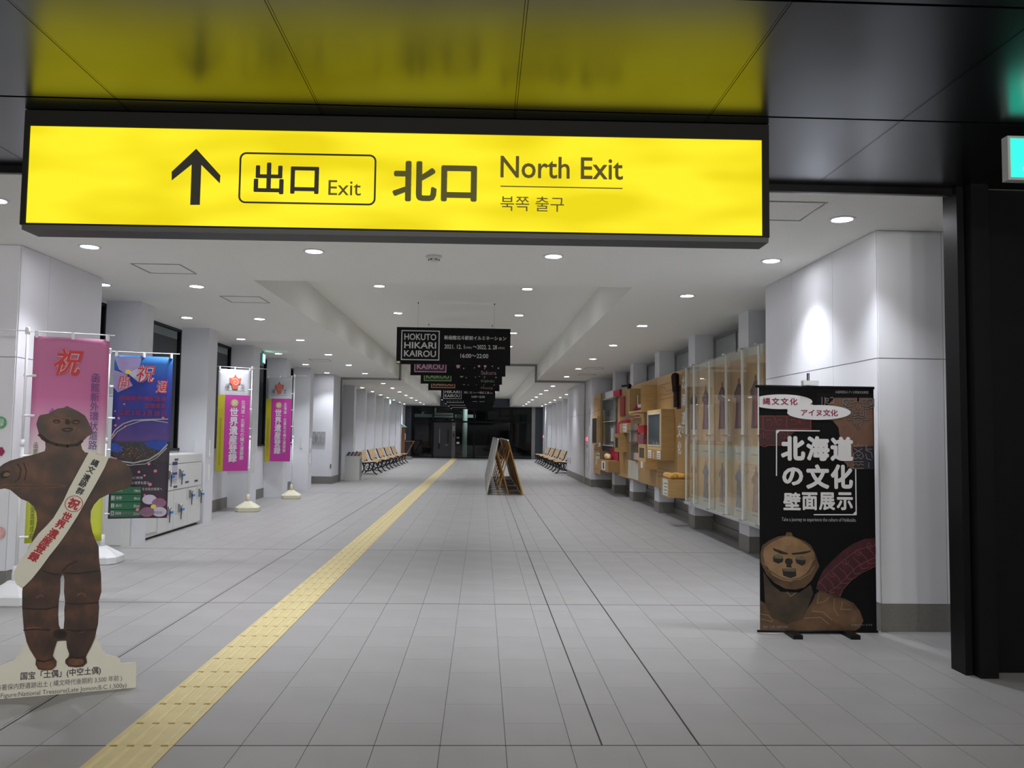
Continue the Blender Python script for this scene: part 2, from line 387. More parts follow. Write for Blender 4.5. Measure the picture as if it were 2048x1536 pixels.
for k, y in enumerate((27.5, 30.2, 33.0, 35.8, 38.7, 42.0, 45)):
    downlight(-1.53, y, CT, 'distant downlight in the raised ceiling left half beyond the frame, %s from near' % ORD[k], 'downlights in the raised ceiling beyond the frame')
    downlight(.64, y, CT, 'distant downlight in the raised ceiling right half beyond the frame, %s from near' % ORD[k], 'downlights in the raised ceiling beyond the frame')
# unseen lamps added behind the photographer to brighten the foreground
hall = bpy.data.lights.new('front_fill_light', 'POINT'); hall.energy = FILL_W; hall.color = (1, .96, .88); hall.shadow_soft_size = .12
hb = MB().lathe([(.11, 0), (.11, -.05), (.08, -.09)], (0, 0, 0), 20).mesh('globe'); hb.materials.append(M_ring)
for k, (x, y) in enumerate(((-3.6, -.8), (-1.2, -.8), (1.2, -.8), (3.6, -.8), (-3.6, -5), (-1.2, -5), (1.2, -5), (3.6, -5))):
    t = tag(bpy.data.objects.new('front_fill_lamp', hb), 'unseen ceiling lamp added behind the camera as front light, %s' % ORD[k], 'ceiling light', 'fill lamps added behind the camera'); t.location = (x, y, CH-.001); COL.objects.link(t)
    l = bpy.data.objects.new('front_fill_light', hall); l.location = (x, y, CH-.25); COL.objects.link(l)

# ------------------------------------------------------------------ walls of the dim hall (outside the view, dark)
M_hall = mat('dark hall wall', (.05, .05, .055), .6, noise=.05)
struct(MB().box(-6.3, -6.1, -.1, 6.6, -6, 3.3).build('wall_back', M_hall))
struct(MB().box(-6.3, -6, -.1, -6.2, YD+.0, 3.3).build('wall_left', M_hall))
struct(MB().box(6.5, -6, -.1, 6.6, YD, 3.3).build('wall_right', M_hall))

# ------------------------------------------------------------------ black wall, jamb and door on the right
wf = struct(MB().box(3.24, 5.26, 0, 3.62, 5.36, CH).box(4.62, 5.26, 0, 6.5, 5.36, CH).box(3.62, 5.26, 2.35, 4.62, 5.36, CH).build('wall_front', M_black))
mb = MB().box(3.07, 5.20, 0, 3.115, 5.36, CH).box(3.125, 5.13, 0, 3.24, 5.36, CH)
struct(mb.build('trim_3', M_black))
door = struct(MB().box(3.63, 5.29, .015, 4.61, 5.33, 2.345).build('door_1', M_black))
hp = at_y(1980, 1010, 5.27)
m = MB().lathe([(.026, 0), (.026, .008)], (0, 0, 0), 18)
hm = m.build('handle_rose', M_frame, door); hm.location = (3.70, 5.289, 1.07); hm.rotation_euler.x = PI/2
MB().tube([(3.70, 5.285, 1.07), (3.70, 5.235, 1.07), (3.72, 5.228, 1.07), (3.80, 5.228, 1.07)], .009).build('lever', M_frame, door, True)
m = MB().lathe([(.017, 0), (.017, .008)], (0, 0, 0), 18).build('keyhole', M_frame, door); m.location = (3.70, 5.289, 1.17); m.rotation_euler.x = PI/2

# ------------------------------------------------------------------ piers, pilasters, walls of the corridor
def panels_on_y(parent, x0, x1, y, facing, cuts_x, cuts_z, z0=.21, z1=CH):
    """wall boards on a face of constant y, joints recessed; facing -1 looks at the camera"""
    xs = [x0]+cuts_x+[x1]; zs = [z0]+cuts_z+[z1]
    for a, b in zip(xs, xs[1:]):
        for c, d in zip(zs, zs[1:]):
            MB().box(a+.003, y, c+.004, b-.003, y+facing*.008, d-.004).build('wall_panel', M_wall, parent)
def panels_on_x(parent, x, y0, y1, facing, cuts_y, cuts_z, z0=.21, z1=CH):
    ys = [y0]+cuts_y+[y1]; zs = [z0]+cuts_z+[z1]
    for a, b in zip(ys, ys[1:]):
        for c, d in zip(zs, zs[1:]):
            MB().box(x, a+.003, c+.004, x+facing*.008, b-.003, d-.004).build('wall_panel', M_wall, parent)
M_joint = mat('grey joint in wall', (.35, .35, .37), .7, noise=0)  # grey backing that shows between the wall boards
# right
WR = struct(MB().box(3.80, 9.05, 0, 3.95, 25.1, .18).box(3.80, 9.05, 3.09, 3.95, 25.1, CH).build('wall_right', M_wall))
pier = MB().box(3.10, 6.36, .0, 4.5, 8.9, CH).build('pier', M_joint, WR)
panels_on_y(pier, 3.10, 4.5, 6.36, -1, [3.62], [2.112]); panels_on_x(pier, 3.10, 6.36, 8.9, -1, [7.17, 8.14], [2.112])
MB().box(3.092, 6.352, 0, 4.5, 8.905, .208).build('skirting', M_skirt, pier)
struct(MB().box(4.5, YD+.06, 0, 4.6, 9.1, CH).build('wall_right', M_wall))
COLY = [10.55, 13.25, 15.95, 18.7, 21.3]
def pilaster(parent, x0, x1, y0, y1, zt=CH):
    p = MB().box(x0, y0, .21, x1, y1, zt).build('pilaster', M_wall, parent)
    MB().box(x0-.004, y0-.004, 0, x1+.004, y1+.004, .21).build('skirting', M_skirt, p)
    return p
pilaster(WR, 3.44, 3.82, 8.92, 9.1)
for y in COLY: pilaster(WR, 3.44, 3.82, y, y+.42)
wn = 1
def window_right(y0, y1):
    global wn
    fr = MB()
    X = 3.74
    fr.box(X, y0, .18, X+.07, y0+.05, 3.08); fr.box(X, y1-.05, .18, X+.07, y1, 3.08); fr.box(X, y0, 3.04, X+.07, y1, 3.09); fr.box(X, y0, .12, X+.07, y1, .3)
    fr.box(X-.03, y0, .0, X+.07, y1, .12)
    fr.box(X+.01, (y0+y1)/2-.025, .3, X+.06, (y0+y1)/2+.025, 3.04)
    w_ = struct(fr.build('window_%d' % wn, M_frame)); wn += 1
    MB().box(X+.03, y0+.05, .3, X+.04, (y0+y1)/2-.025, 3.04).build('pane', M_frost, w_)
    MB().box(X+.03, (y0+y1)/2+.025, .3, X+.04, y1-.05, 3.04).build('pane', M_frost, w_)
for a, b in zip([9.1]+[y+.42 for y in COLY], COLY+[23.7]): window_right(a+.005, b-.005)
p = MB().box(3.16, 23.7, 0, 3.95, 25.1, CH).build('pier', M_joint, WR)
panels_on_y(p, 3.16, 3.9, 23.7, -1, [], [2.112]); panels_on_x(p, 3.16, 23.7, 25.1, -1, [], [2.112])
MB().box(3.15, 23.692, 0, 3.96, 25.1, .208).build('skirting', M_skirt, p)
# left
WL = struct(MB().box(-5.0, 9.2, 0, -4.86, 25.0, 1.15).box(-5.0, 9.2, 3.09, -4.86, 25, CH).build('wall_left', M_wall))
pl_ = MB().box(-5.6, 7.56, 0, -4.19, 9.15, CH).build('pier', M_joint, WL)
panels_on_y(pl_, -5.6, -4.19, 7.56, -1, [-4.9], [2.112]); panels_on_x(pl_, -4.19, 7.56, 9.15, 1, [8.05], [2.112])
MB().box(-5.6, 7.552, 0, -4.182, 9.155, .208).build('skirting', M_skirt, pl_)
struct(MB().box(-5.7, YD+.02, 0, -5.6, 9.2, CH).build('wall_left', M_wall))
MB().box(-4.862, 9.2, 0, -4.85, 24, .21).build('skirting', M_skirt, WL)
COLL = [10.78, 13.47, 16.12, 18.78, 21.42]
def left_column(y0, y1, xf=-4.42):
    p = MB().box(-4.87, y0, 0.0, xf, y1, CH).build('pilaster', M_wall, WL)
    m = MB().box(-4.83, y0-.002, .985, xf+.002, y1+.002, .995); m.build('joint_line', M_white, p)
    for z0, z1 in ((1.05, 1.32), (.66, .92)):
        MB().box(xf, y0+.18, z0, xf+.018, y0+.21, z1).build('pull_bar', M_whitem, p)
        if z0 > 1: MB().box(xf-.2, y0-.018, z0, xf-.17, y0, z1).build('pull_bar', M_whitem, p)
for y in COLL: left_column(y, y+.42)
def window_left(y0, y1, par=None, X=-4.86):
    global wn
    fr = MB()
    fr.box(X-.06, y0, 1.15, X, y0+.04, 3.09); fr.box(X-.06, y1-.04, 1.15, X, y1, 3.09); fr.box(X-.06, y0, 3.05, X, y1, 3.09); fr.box(X-.06, y0, 1.15, X+.03, y1, 1.19)
    fr.box(X-.05, (y0+y1)/2-.025, 1.19, X-.01, (y0+y1)/2+.025, 3.05)
    w_ = struct(fr.build('window_%d' % wn, M_black)); wn += 1
    MB().box(X-.035, y0+.04, 1.19, X-.029, (y0+y1)/2-.025, 3.05).build('pane', M_pane, w_)
    MB().box(X-.035, (y0+y1)/2+.025, 1.19, X-.029, y1-.04, 3.05).build('pane', M_pane, w_)
for a, b in zip([9.2]+[y+.42 for y in COLL], COLL+[23.85]): window_left(a+.005, b-.005)
p = MB().box(-5.0, 23.85, 0, -4.26, 25.0, CH).build('pier', M_wall, WL)
MB().box(-5.0, 23.842, 0, -4.25, 25.01, .208).build('skirting', M_skirt, p)

# ------------------------------------------------------------------ metal frame of the opening
def framebars():
    d0, d1 = YO-.08, YO+.12
    m = MB()
    m.box(-4.36, d0, 0, -4.24, d1, CH-.001); m.box(3.14, d0, 0, 3.24, d1, CH-.001)
    m.box(-4.24, d0, CH-.06, -2.49, d1, CH-.001); m.box(1.60, d0, CH-.06, 3.14, d1, CH-.001)
    m.box(-2.53, d0, CH-.06, -2.47, d1, CT-.001); m.box(1.60, d0, CH-.001, 1.66, d1, CT-.001)
    m.box(-2.47, d0, CT-.06, 1.60, d1, CT-.001)
    return m
struct(framebars().build('trim_4', M_frame))
# ------------------------------------------------------------------ section beyond the frame
W2 = struct(MB().box(-5.1, 25.1, 0, -4.94, YF, 1.15).box(-5.1, 25.1, 3.05, -4.94, YF, CH).box(-5.1, 25.1, 1.15, -4.4, 25.9, CH).box(-5.1, 25.1, 0, -4.4, 25.9, 1.15).build('wall_left', M_wall))
FY = [29.3+2.78*k for k in range(7)]
for y in FY:
    p = MB().box(-4.95, y, 0, -4.5, y+.42, CH).build('pilaster', M_wall, W2)
    MB().box(-4.5, y+.18, 1.05, -4.482, y+.21, 1.32).build('pull_bar', M_whitem, p)
MB().box(-5.1, 48.2, 0, -4.6, YF-.05, CH).build('pilaster', M_wall, W2)
for a, b in zip([25.9]+[y+.42 for y in FY], FY+[48.2]): window_left(a+.005, b-.005, X=-4.94)
W3 = struct(MB().box(3.16, 25.32, .21, 3.95, 30.4, CH).box(4.05, 30.4, 0, 4.2, YF, 1.15).box(4.05, 30.4, 3.05, 4.2, YF, CH).box(3.95, 30.2, 0, 4.2, 30.4, CH).build('wall_right', M_joint))
panels_on_x(W3, 3.16, 25.33, 30.4, -1, [26.6, 28.5], [2.112]); panels_on_y(W3, 3.16, 3.95, 25.3, -1, [], [])
MB().box(3.15, 25.31, 0, 3.96, 30.4, .208).build('skirting', M_skirt, W3)
FR = [32.1+2.78*k for k in range(6)]
for y in FR:
    p = MB().box(3.68, y, 0, 4.06, y+.42, CH).build('pilaster', M_wall, W3)
    MB().box(3.662, y+.18, 1.05, 3.68, y+.21, 1.32).build('pull_bar', M_whitem, p)
MB().box(3.68, 47.6, 0, 4.06, 49.9, CH).build('pilaster', M_wall, W3)
def window_r2(y0, y1):
    global wn
    X = 4.05
    fr = MB().box(X, y0, 1.15, X+.06, y0+.04, 3.05).box(X, y1-.04, 1.15, X+.06, y1, 3.05).box(X, y0, 3.01, X+.06, y1, 3.05).box(X-.03, y0, 1.13, X+.06, y1, 1.19)
    w_ = struct(fr.build('window_%d' % wn, M_frame)); wn += 1
    MB().box(X+.03, y0+.04, 1.19, X+.037, y1-.04, 3.01).build('pane', M_frost, w_)
for a, b in zip([30.4]+[y+.42 for y in FR], FR+[47.6]): window_r2(a+.005, b-.005)
for yy in (29.3, 30.0): tag(MB().box(3.142, yy, .46, 3.152, yy+.08, .66).build('socket_plate', mat('dark grey plastic plate', (.08, .08, .09), .5), None), 'small dark plate low on the white wall right of benches, %s' % ('nearer' if yy < 29.5 else 'farther'), 'wall plate', 'dark plates on the right wall')

# ------------------------------------------------------------------ glass front at the far end
K = .0302
def fx(x): return (x-963.2)*YF/F
Wf = struct(MB().box(-5.2, YF, 0, fx(823), YF+.15, 4.0).box(fx(1064.5), YF, 0, 4.3, YF+.15, 4.0).box(fx(823), YF, 3.08, fx(1064.5), YF+.15, 4.0).build('wall_far', mat('slate blue grey panel', (.050, .064, .088), .35, noise=.1, scale=.8)))
MB().box(fx(1063), YF-.03, 0, fx(1070), YF+.0, CH).build('corner_post', M_frame, Wf)
gf = MB()
for x0, x1 in ((823, 826), (864, 868), (906, 909.5), (946, 950), (1022, 1025), (1062, 1064)): gf.box(fx(x0), YF, 0, fx(x1), YF+.12, 3.08)
for x0, x1 in ((971, 972.5), (997, 999), (1046, 1047)): gf.box(fx(x0), YF, 2.2, fx(x1), YF+.12, 3.08)
gf.box(fx(823), YF, 2.14, fx(1064), YF+.12, 2.24); gf.box(fx(823), YF, 3.02, fx(1064), YF+.12, 3.08); gf.box(fx(823), YF, 0, fx(1064), YF+.12, .06)
W = struct(gf.build('window_%d' % wn, M_black)); wn += 1
for x0, x1 in ((826, 864), (909.5, 946), (950, 1022), (1025, 1062)):
    MB().box(fx(x0), YF+.05, .06, fx(x1), YF+.056, 2.14).build('pane', M_pane, W)
for x0, x1 in ((826, 864), (868, 906), (909.5, 946), (950, 971), (972.5, 997), (999, 1022), (1025, 1046), (1047, 1062)):
    MB().box(fx(x0), YF+.05, 2.24, fx(x1), YF+.056, 3.02).build('pane', M_pane, W)
D2 = struct(MB().box(fx(868), YF+.02, .02, fx(906), YF+.08, 2.12).build('door_2', mat('dark grey brown door leaf', (.045, .042, .05), .4)))
MB().box(fx(879), YF-.02, .9, fx(880.2), YF+.02, 1.75).build('pull_handle', M_frame, D2)
MB().box(fx(895), YF+.0, .9, fx(898), YF+.02, 1.7).build('view_slit', M_gap, D2)
MB().box(fx(877), YF+.0, .55, fx(881), YF+.02, .85).build('lock_box', M_gap, D2)
MB().box(fx(891), YF+.0, .77, fx(896), YF+.02, .79).build('notice_strip', M_white, D2)
J = struct(MB().box(fx(904), YF-.04, 0, fx(911), YF+.0, 2.14).build('trim_5', mat('warm grey door post', (.16, .15, .15), .5)))
Fp = frame((fx(904), YF-.042, 0), (1, 0, 0))
t = tag(MB().box(fx(905), YF-.05, 1.62, fx(910), YF-.04, 1.95).build('door_notice', mat('pale card', (.35, .34, .32), .6)), 'pale notice plate high on the far grey door post', 'notice')
t = tag(MB().box(fx(906.5), YF-.05, 1.28, fx(908.5), YF-.04, 1.48).build('door_keypad', M_gap), 'small black keypad on the far grey door post', 'keypad')
t = tag(MB().box(fx(913.5), YF+.02, .85, fx(919), YF+.05, .98).build('door_sticker', M_white), 'small white sticker on the dark glass beside far door', 'sticker', 'stickers on the far glass')
t = tag(MB().box(fx(913.5), YF+.02, 1.18, fx(919), YF+.05, 1.27).build('door_sticker', mat('grey card', (.3, .3, .3))), 'small grey sticker above the white one on dark glass', 'sticker', 'stickers on the far glass')
# outside: pale column, canopy beams, ground, night
C = tag(MB().lathe([(.16, 0), (.16, 4.2)], (fx(929)*1.04+.02, YF+1.8, -.02), 24).build('outdoor_column', mat('pale painted column', (.62, .72, .68), .5), None, True), 'pale round column standing outside behind the far glass', 'column')
t = thing('outdoor_canopy', (-3, YF+2.4, 2.3), 'grey steel canopy beams outside behind the far door glass', 'canopy')
m = mat('pale steel beam', (.40, .42, .42), .5)
MB().box(fx(823), YF+2.2, 2.48, fx(950), YF+2.35, 2.68).build('beam', m, t); MB().box(fx(868)*1.03, YF+2.0, 2.68, fx(871)*1.03, YF+2.1, 3.6).build('post', m, t); MB().box(fx(906)*1.03, YF+2.0, 2.68, fx(908.5)*1.03, YF+2.1, 3.3).build('post', m, t)
MB().box(fx(868)*1.03, YF+1.95, 2.66, fx(908)*1.03, YF+2.05, 2.74).build('beam', m, t)
ol_ = bpy.data.lights.new('column_fill_light', 'POINT'); ol_.energy = 55; ol_.color = (.9, 1, .95); ol_.shadow_soft_size = .1  # unseen lamp added outside to brighten the pale column and beams
t = tag(MB().lathe([(.10, 0), (.10, .10), (.05, .14)], (-.3, YF+.75, 3.28), 16).box(-.32, YF+.14, 3.40, -.28, YF+.78, 3.44).build('added_outdoor_lamp', M_ring, None, True), 'small unseen lamp added outside the glass front to light the column', 'lamp')
o = bpy.data.objects.new('column_fill_light', ol_); o.location = (-.3, YF+.75, 3.2); COL.objects.link(o)
struct(MB().box(-12, YF+5.5, 0, 12, YF+5.6, 6).build('night_backdrop', M_night))  # near-black sheet standing in for the darkness of night

# ================================================================== overhead yellow sign
def lerp2(a, b, t): return a+(b-a)*t
th = math.radians(-1.0)
su = Vector((math.cos(th), math.sin(th), 0))
# sign plane passes through measured left end, yawed one degree
P0 = at_y(36, 461, 4.30)
SF = frame((P0.x, P0.y, 0), su)
sg = thing('overhead_exit_sign', (P0.x+1.8, P0.y, 3.1), 'long backlit yellow overhead exit sign with black arrow and lettering', 'sign')
def U(x, y): return uv(SF, x, y)
fl, fr_ = U(47, 340)[0], U(1537, 370)[0]; zt = CH-.004; zb = (U(60, 461)[1]+U(1500, 487)[1])/2
pL, pR = U(57, 350)[0], U(1523.5, 375)[0]
pT = (U(63, 252)[1]+U(1523, 281)[1])/2; pB = (U(50, 446)[1]+U(1524, 473)[1])/2
m = MB()
m.fbox(SF, fl, zb+.03, fr_, pB, -.16, .012); m.fbox(SF, fl, pT, fr_, zt, -.16, .012); m.fbox(SF, fl, pB, pL, pT, -.16, .012); m.fbox(SF, pR, pB, fr_, pT, -.16, .012)
m.fbox(SF, pL, pB, pR, pT, -.16, -.15)
m.build('sign_frame', mat('black sign casing', (.006, .006, .005), .6, 0., noise=.05, spec=.2), sg)
m = MB().fbox(SF, fl+.01, zb+.004, fr_-.004, zb+.03, -.15, .008).build('bottom_rail', mat('dark grey rail', (.045, .047, .05), .5, .3, noise=0), sg)
# emissive face: translucent yellow acrylic, tubes inside make soft uneven glow
my = bpy.data.materials.new('backlit yellow acrylic'); my.use_nodes = True; nt = my.node_tree; b = nt.nodes['Principled BSDF']
b.inputs['Base Color'].default_value = (.12, .09, .0, 1); b.inputs['Roughness'].default_value = .6; b.inputs['Specular IOR Level'].default_value = .15
tc = nt.nodes.new('ShaderNodeTexCoord'); mp = nt.nodes.new('ShaderNodeMapping'); mp.inputs['Scale'].default_value = (1.3, 1, 4.5)
nz = nt.nodes.new('ShaderNodeTexNoise'); nz.inputs['Scale'].default_value = 1.2; nz.inputs['Detail'].default_value = 1
cr = nt.nodes.new('ShaderNodeValToRGB'); cr.color_ramp.elements[0].position = .36; cr.color_ramp.elements[1].position = .6
cr.color_ramp.elements[0].color = (.80, .66, .004, 1); cr.color_ramp.elements[1].color = (1, .86, .022, 1)
nt.links.new(tc.outputs['Object'], mp.inputs[0]); nt.links.new(mp.outputs[0], nz.inputs['Vector']); nt.links.new(nz.outputs['Fac'], cr.inputs[0])
nt.links.new(cr.outputs[0], b.inputs['Emission Color']); b.inputs['Emission Strength'].default_value = .97
MB().fbox(SF, pL, pB, pR, pT, -.01, .002).build('lit_panel', my, sg)
ink = M_ink
arrow = [(344, 344), (393, 298), (441, 351), (440, 367), (403, 330), (400, 410), (381, 410), (384, 329), (344, 361)]
flat(sg, SF, uvs(SF, arrow), ink, .002, .0045, 'arrow_pictogram')
def ring_between(o_, i_, Fm, n0, n1, nm, mt, par):
    N = len(o_); vs = [Fm @ Vector((u, v, n1)) for u, v in o_]+[Fm @ Vector((u, v, n1)) for u, v in i_]
    vs += [Fm @ Vector((u, v, n0)) for u, v in o_]+[Fm @ Vector((u, v, n0)) for u, v in i_]
    fs = []
    for i in range(N):
        j = (i+1) % N; fs += [(i, j, N+j, N+i), (2*N+i, 3*N+i, 3*N+j, 2*N+j), (i, 2*N+i, 2*N+j, j), (N+i, N+j, 3*N+j, 3*N+i)]
    return MB().add(vs, fs).build(nm, mt, par)
a = U(480, 308); c = U(751, 408)
ux0, uy1, ux1, uy0 = a[0], U(600, 307)[1], c[0], U(620, 409)[1]
ring_between(rrect(ux0, uy0, ux1, uy1, .035), rrect(ux0+.009, uy0+.009, ux1-.009, uy1-.009, .027), SF, .002, .0045, 'exit_outline', ink, sg)
txtpx(sg, SF, '出口', 508, 326, 638, 389, ink, bold=.022)
txtpx(sg, SF, 'Exit', 657, 361, 722, 391, mat('olive black ink', (.10, .085, .0), .6, noise=0), bold=.002)
olive = mat('dark olive ink', (.085, .082, .0), .6, noise=0)
txtpx(sg, SF, '北口', 785, 323, 954, 404, olive, bold=.030)
txtpx(sg, SF, 'North Exit', 1001, 314, 1246, 358, mat('olive ink', (.11, .085, .0), .6, noise=0), bold=.012)
txtpx(sg, SF, '북쪽 출구', 1001, 393, 1128, 423, mat('thin olive ink', (.12, .10, .0), .6, noise=0), bold=.002)
q0, q1 = U(1001, 373), U(1245, 377); MB().fbox(SF, q0[0], (q0[1]+q1[1])/2-.0025, q1[0], (q0[1]+q1[1])/2+.0025, .002, .0045).build('divider_line', olive, sg)

# ================================================================== green emergency exit lights
M_green = mat('lit green exit panel', (.02, .62, .42), .5, noise=0, emit=1.5)
M_greenw = mat('lit white pictogram', (.85, 1., .93), .5, noise=0, emit=1.6)
def exit_light(o, u, wd, hh, label, both=False, es=1.):
    o = Vector(o); Fm = frame(o, u)
    t = thing('emergency_exit_light', o, label, 'exit light')
    MB().fbox(Fm, 0, 0, wd, hh, -.05, 0).build('housing', mat('light grey housing', (.35, .37, .36), .5, noise=0), t)
    MB().fbox(Fm, wd/2-.03, hh, wd/2+.03, hh+.05, -.04, -.01).build('ceiling_mount', mat('light grey housing', (.35, .37, .36)), t)
    for k in ((0, 1) if both else (0,)):
        f2 = Fm if k == 0 else frame(o+Vector(u).normalized()*wd+Fm.col[2].xyz*-.05, -Vector(u))
        MB().fbox(f2, .015, .015, wd-.015, hh-.015, 0, .004).build('green_panel', M_green if es == 1 else mat('bright lit green exit panel', (.05, .75, .60), .5, noise=0, emit=2.5), t)
        m = MB()      # running man towards a doorway
        s_ = hh; cx = wd/2
        m.fbox(f2, cx+.02*s_, .12*s_, cx+.40*s_, .88*s_, .004, .006)
        m.prism(ell(cx-.12*s_, .74*s_, .07*s_, .07*s_, 12), f2, .004, .007)
        stroke(m, f2, [(cx-.16*s_, .64*s_), (cx-.2*s_, .42*s_)], .12*s_, .004, .007)
        stroke(m, f2, [(cx-.2*s_, .42*s_), (cx-.06*s_, .3*s_), (cx-.1*s_, .14*s_)], .07*s_, .004, .007)
        stroke(m, f2, [(cx-.2*s_, .42*s_), (cx-.3*s_, .26*s_), (cx-.42*s_, .25*s_)], .07*s_, .004, .007)
        stroke(m, f2, [(cx-.34*s_, .5*s_), (cx-.26*s_, .62*s_), (cx-.12*s_, .6*s_), (cx-.02*s_, .5*s_)], .05*s_, .004, .007)
        m.build('pictogram', M_greenw if es == 1 else mat('bright lit white pictogram', (.85, 1., .97), .5, noise=0, emit=3), t)
    return t
o = at_y(2017, 366, 4.15)
exit_light((o.x, 4.15, 2.84), (1, 0, 0), .36, .235, 'green and white emergency exit light cut by the right edge of the photo')
exit_light((-4.62, 17.5, 2.88), (.12, -1, 0), .40, .20, 'green emergency exit light above the two magenta banners on the left', True, 2)
exit_light((-4.40, 39.6, 2.83), (.12, -1, 0), .36, .22, 'tiny distant green exit light above the far left benches', True, 2)

# ================================================================== cardboard figure with sash
CF = frame((-2.595, 4.691, 0), (.637, .208, 0))
cut = thing('cardboard_cutout', (-2.28, 4.79, 0), 'life-size flat cardboard cutout of a brown clay figurine wearing a white sash', 'cutout')
def cf(pts): return uvs(CF, pts)
def z_(sx, sy, s, pts): return [(sx+x*s, sy+y*s) for x, y in pts]
A = 280/1536.
B_ = 280/1265.
outl = z_(0, 800, A, [(735, 65), (700, 85), (640, 92), (585, 115), (530, 150), (440, 165), (420, 190), (398, 265), (425, 370), (450, 430), (495, 460), (500, 520), (490, 560), (400, 590), (300, 615), (200, 640), (110, 665), (40, 700), (-40, 760), (-90, 850), (-75, 930), (-30, 985), (50, 970), (110, 985), (165, 1030), (230, 1085), (310, 1115), (370, 1170), (400, 1240), (405, 1320), (395, 1390), (375, 1450), (345, 1536)])
outl += z_(0, 1060, B_, [(305, 80), (285, 90), (290, 110), (262, 150), (235, 200), (235, 300), (215, 420), (200, 560), (200, 680), (205, 780), (215, 900), (240, 1010), (270, 1080), (325, 1170), (320, 1215), (345, 1260), (400, 1270), (470, 1265), (505, 1230), (510, 1190), (475, 1140), (490, 1080), (515, 1005), (560, 1000), (600, 1000), (605, 1060), (625, 1120), (620, 1145), (590, 1175), (590, 1205), (620, 1235), (690, 1242), (750, 1235), (785, 1200), (775, 1145), (820, 1060), (855, 980), (885, 850), (895, 700), (890, 650), (915, 560), (912, 400), (895, 280), (890, 150), (860, 90)])
outl += z_(0, 800, A, [(1035, 1510), (1010, 1440), (990, 1330), (995, 1220), (1030, 1150), (1090, 1085), (1200, 1030), (1330, 990), (1400, 970), (1445, 920), (1450, 810), (1420, 740), (1370, 690), (1290, 650), (1190, 635), (1060, 585), (980, 580), (930, 575), (900, 540), (888, 490), (900, 460), (960, 400), (1020, 365), (1000, 310), (960, 220), (930, 170), (860, 125), (790, 92)])
slit = z_(0, 1060, B_, [(560, 400), (545, 440), (543, 560), (530, 650), (525, 760), (530, 860), (545, 897), (575, 893), (582, 800), (580, 720), (588, 650), (578, 560), (582, 450), (575, 410)])
basep = z_(0, 1060, B_, [(-170, 1290), (-60, 1250), (0, 1225), (110, 1185), (170, 1130), (225, 1020), (250, 900), (860, 900), (880, 1000), (920, 1090), (960, 1130), (1050, 1150), (1085, 1175), (1085, 1208), (1230, 1198), (1225, 1435)])
bp = cf(basep); bp[-1] = (bp[-1][0], .002); bp += [(bp[0][0]-.0, .002)]
mcard = mat('pale cardboard print', (.68, .67, .59), .7, noise=.03)
# figure board built with the slit between its legs as a true gap: split along the slit
def find(pl, q): return min(range(len(pl)), key=lambda i: (pl[i][0]-q[0])**2+(pl[i][1]-q[1])**2)
crotch_l = find(outl, (1000*0+515*B_, 1060+1005*B_))
mclay = bpy.data.materials.new('printed brown clay'); mclay.use_nodes = True; nt = mclay.node_tree; b = nt.nodes['Principled BSDF']; b.inputs['Roughness'].default_value = .5
tc = nt.nodes.new('ShaderNodeTexCoord'); nz = nt.nodes.new('ShaderNodeTexNoise'); nz.inputs['Scale'].default_value = 5.5; nz.inputs['Detail'].default_value = 8; nz.inputs['Roughness'].default_value = .62
mp = nt.nodes.new('ShaderNodeMapping'); mp.inputs['Scale'].default_value = (1.0, 1, .8)
cr = nt.nodes.new('ShaderNodeValToRGB'); e = cr.color_ramp.elements; e[0].position = .32; e[1].position = .72; e[0].color = (.018, .009, .006, 1); e[1].color = (.135, .052, .026, 1)
x_ = e.new(.5); x_.color = (.056, .023, .014, 1)
wv = nt.nodes.new('ShaderNodeTexWave'); wv.inputs['Scale'].default_value = 3.0; wv.inputs['Distortion'].default_value = 9; wv.bands_direction = 'Z'
mx = nt.nodes.new('ShaderNodeMixRGB'); mx.blend_type = 'MULTIPLY'; mx.inputs[0].default_value = .35
nt.links.new(tc.outputs['Object'], mp.inputs[0]); nt.links.new(mp.outputs[0], nz.inputs['Vector']); nt.links.new(mp.outputs[0], wv.inputs['Vector'])
nt.links.new(nz.outputs['Fac'], cr.inputs[0]); nt.links.new(cr.outputs[0], mx.inputs[1]); nt.links.new(wv.outputs[0], mx.inputs[2]); nt.links.new(mx.outputs[0], b.inputs['Base Color'])
nl = len(slit)
ol = outl[:crotch_l+1]; k0 = crotch_l
# outline with the slit keyed in from the crotch top (index of slit bottom joined through the bridge below the knees)
body = cf(outl); sl = cf(slit)
def keyed(outer, hole):
    best = min(((i, j) for i in range(len(outer)) for j in range(len(hole))), key=lambda t: (outer[t[0]][0]-hole[t[1]][0])**2+(outer[t[0]][1]-hole[t[1]][1])**2)
    i, j = best
    Ao = sum(outer[a][0]*outer[(a+1) % len(outer)][1]-outer[(a+1) % len(outer)][0]*outer[a][1] for a in range(len(outer)))
    Ah = sum(hole[a][0]*hole[(a+1) % len(hole)][1]-hole[(a+1) % len(hole)][0]*hole[a][1] for a in range(len(hole)))
    if Ao*Ah > 0: hole = hole[::-1]; j = len(hole)-1-j
    h = hole[j:]+hole[:j]
    return outer[:i+1]+h+[(h[0][0]+1e-5, h[0][1])]+[(outer[i][0]+1e-5, outer[i][1])]+outer[i+1:]
MB().prism(keyed(body, sl), CF, -.008, .0).build('figure_board', mclay, cut)
MB().prism(bp, CF, -.014, -.008).build('base_board', mcard, cut)
# folding struts at the back
for uu in (.13, .42): MB().prism([(0, 0), (.26, 0), (0, .75)], frame(CF @ Vector((uu, 0, -.014)), CF.col[2].xyz*-1), -.003, .003).build('rear_strut', mcard, cut)
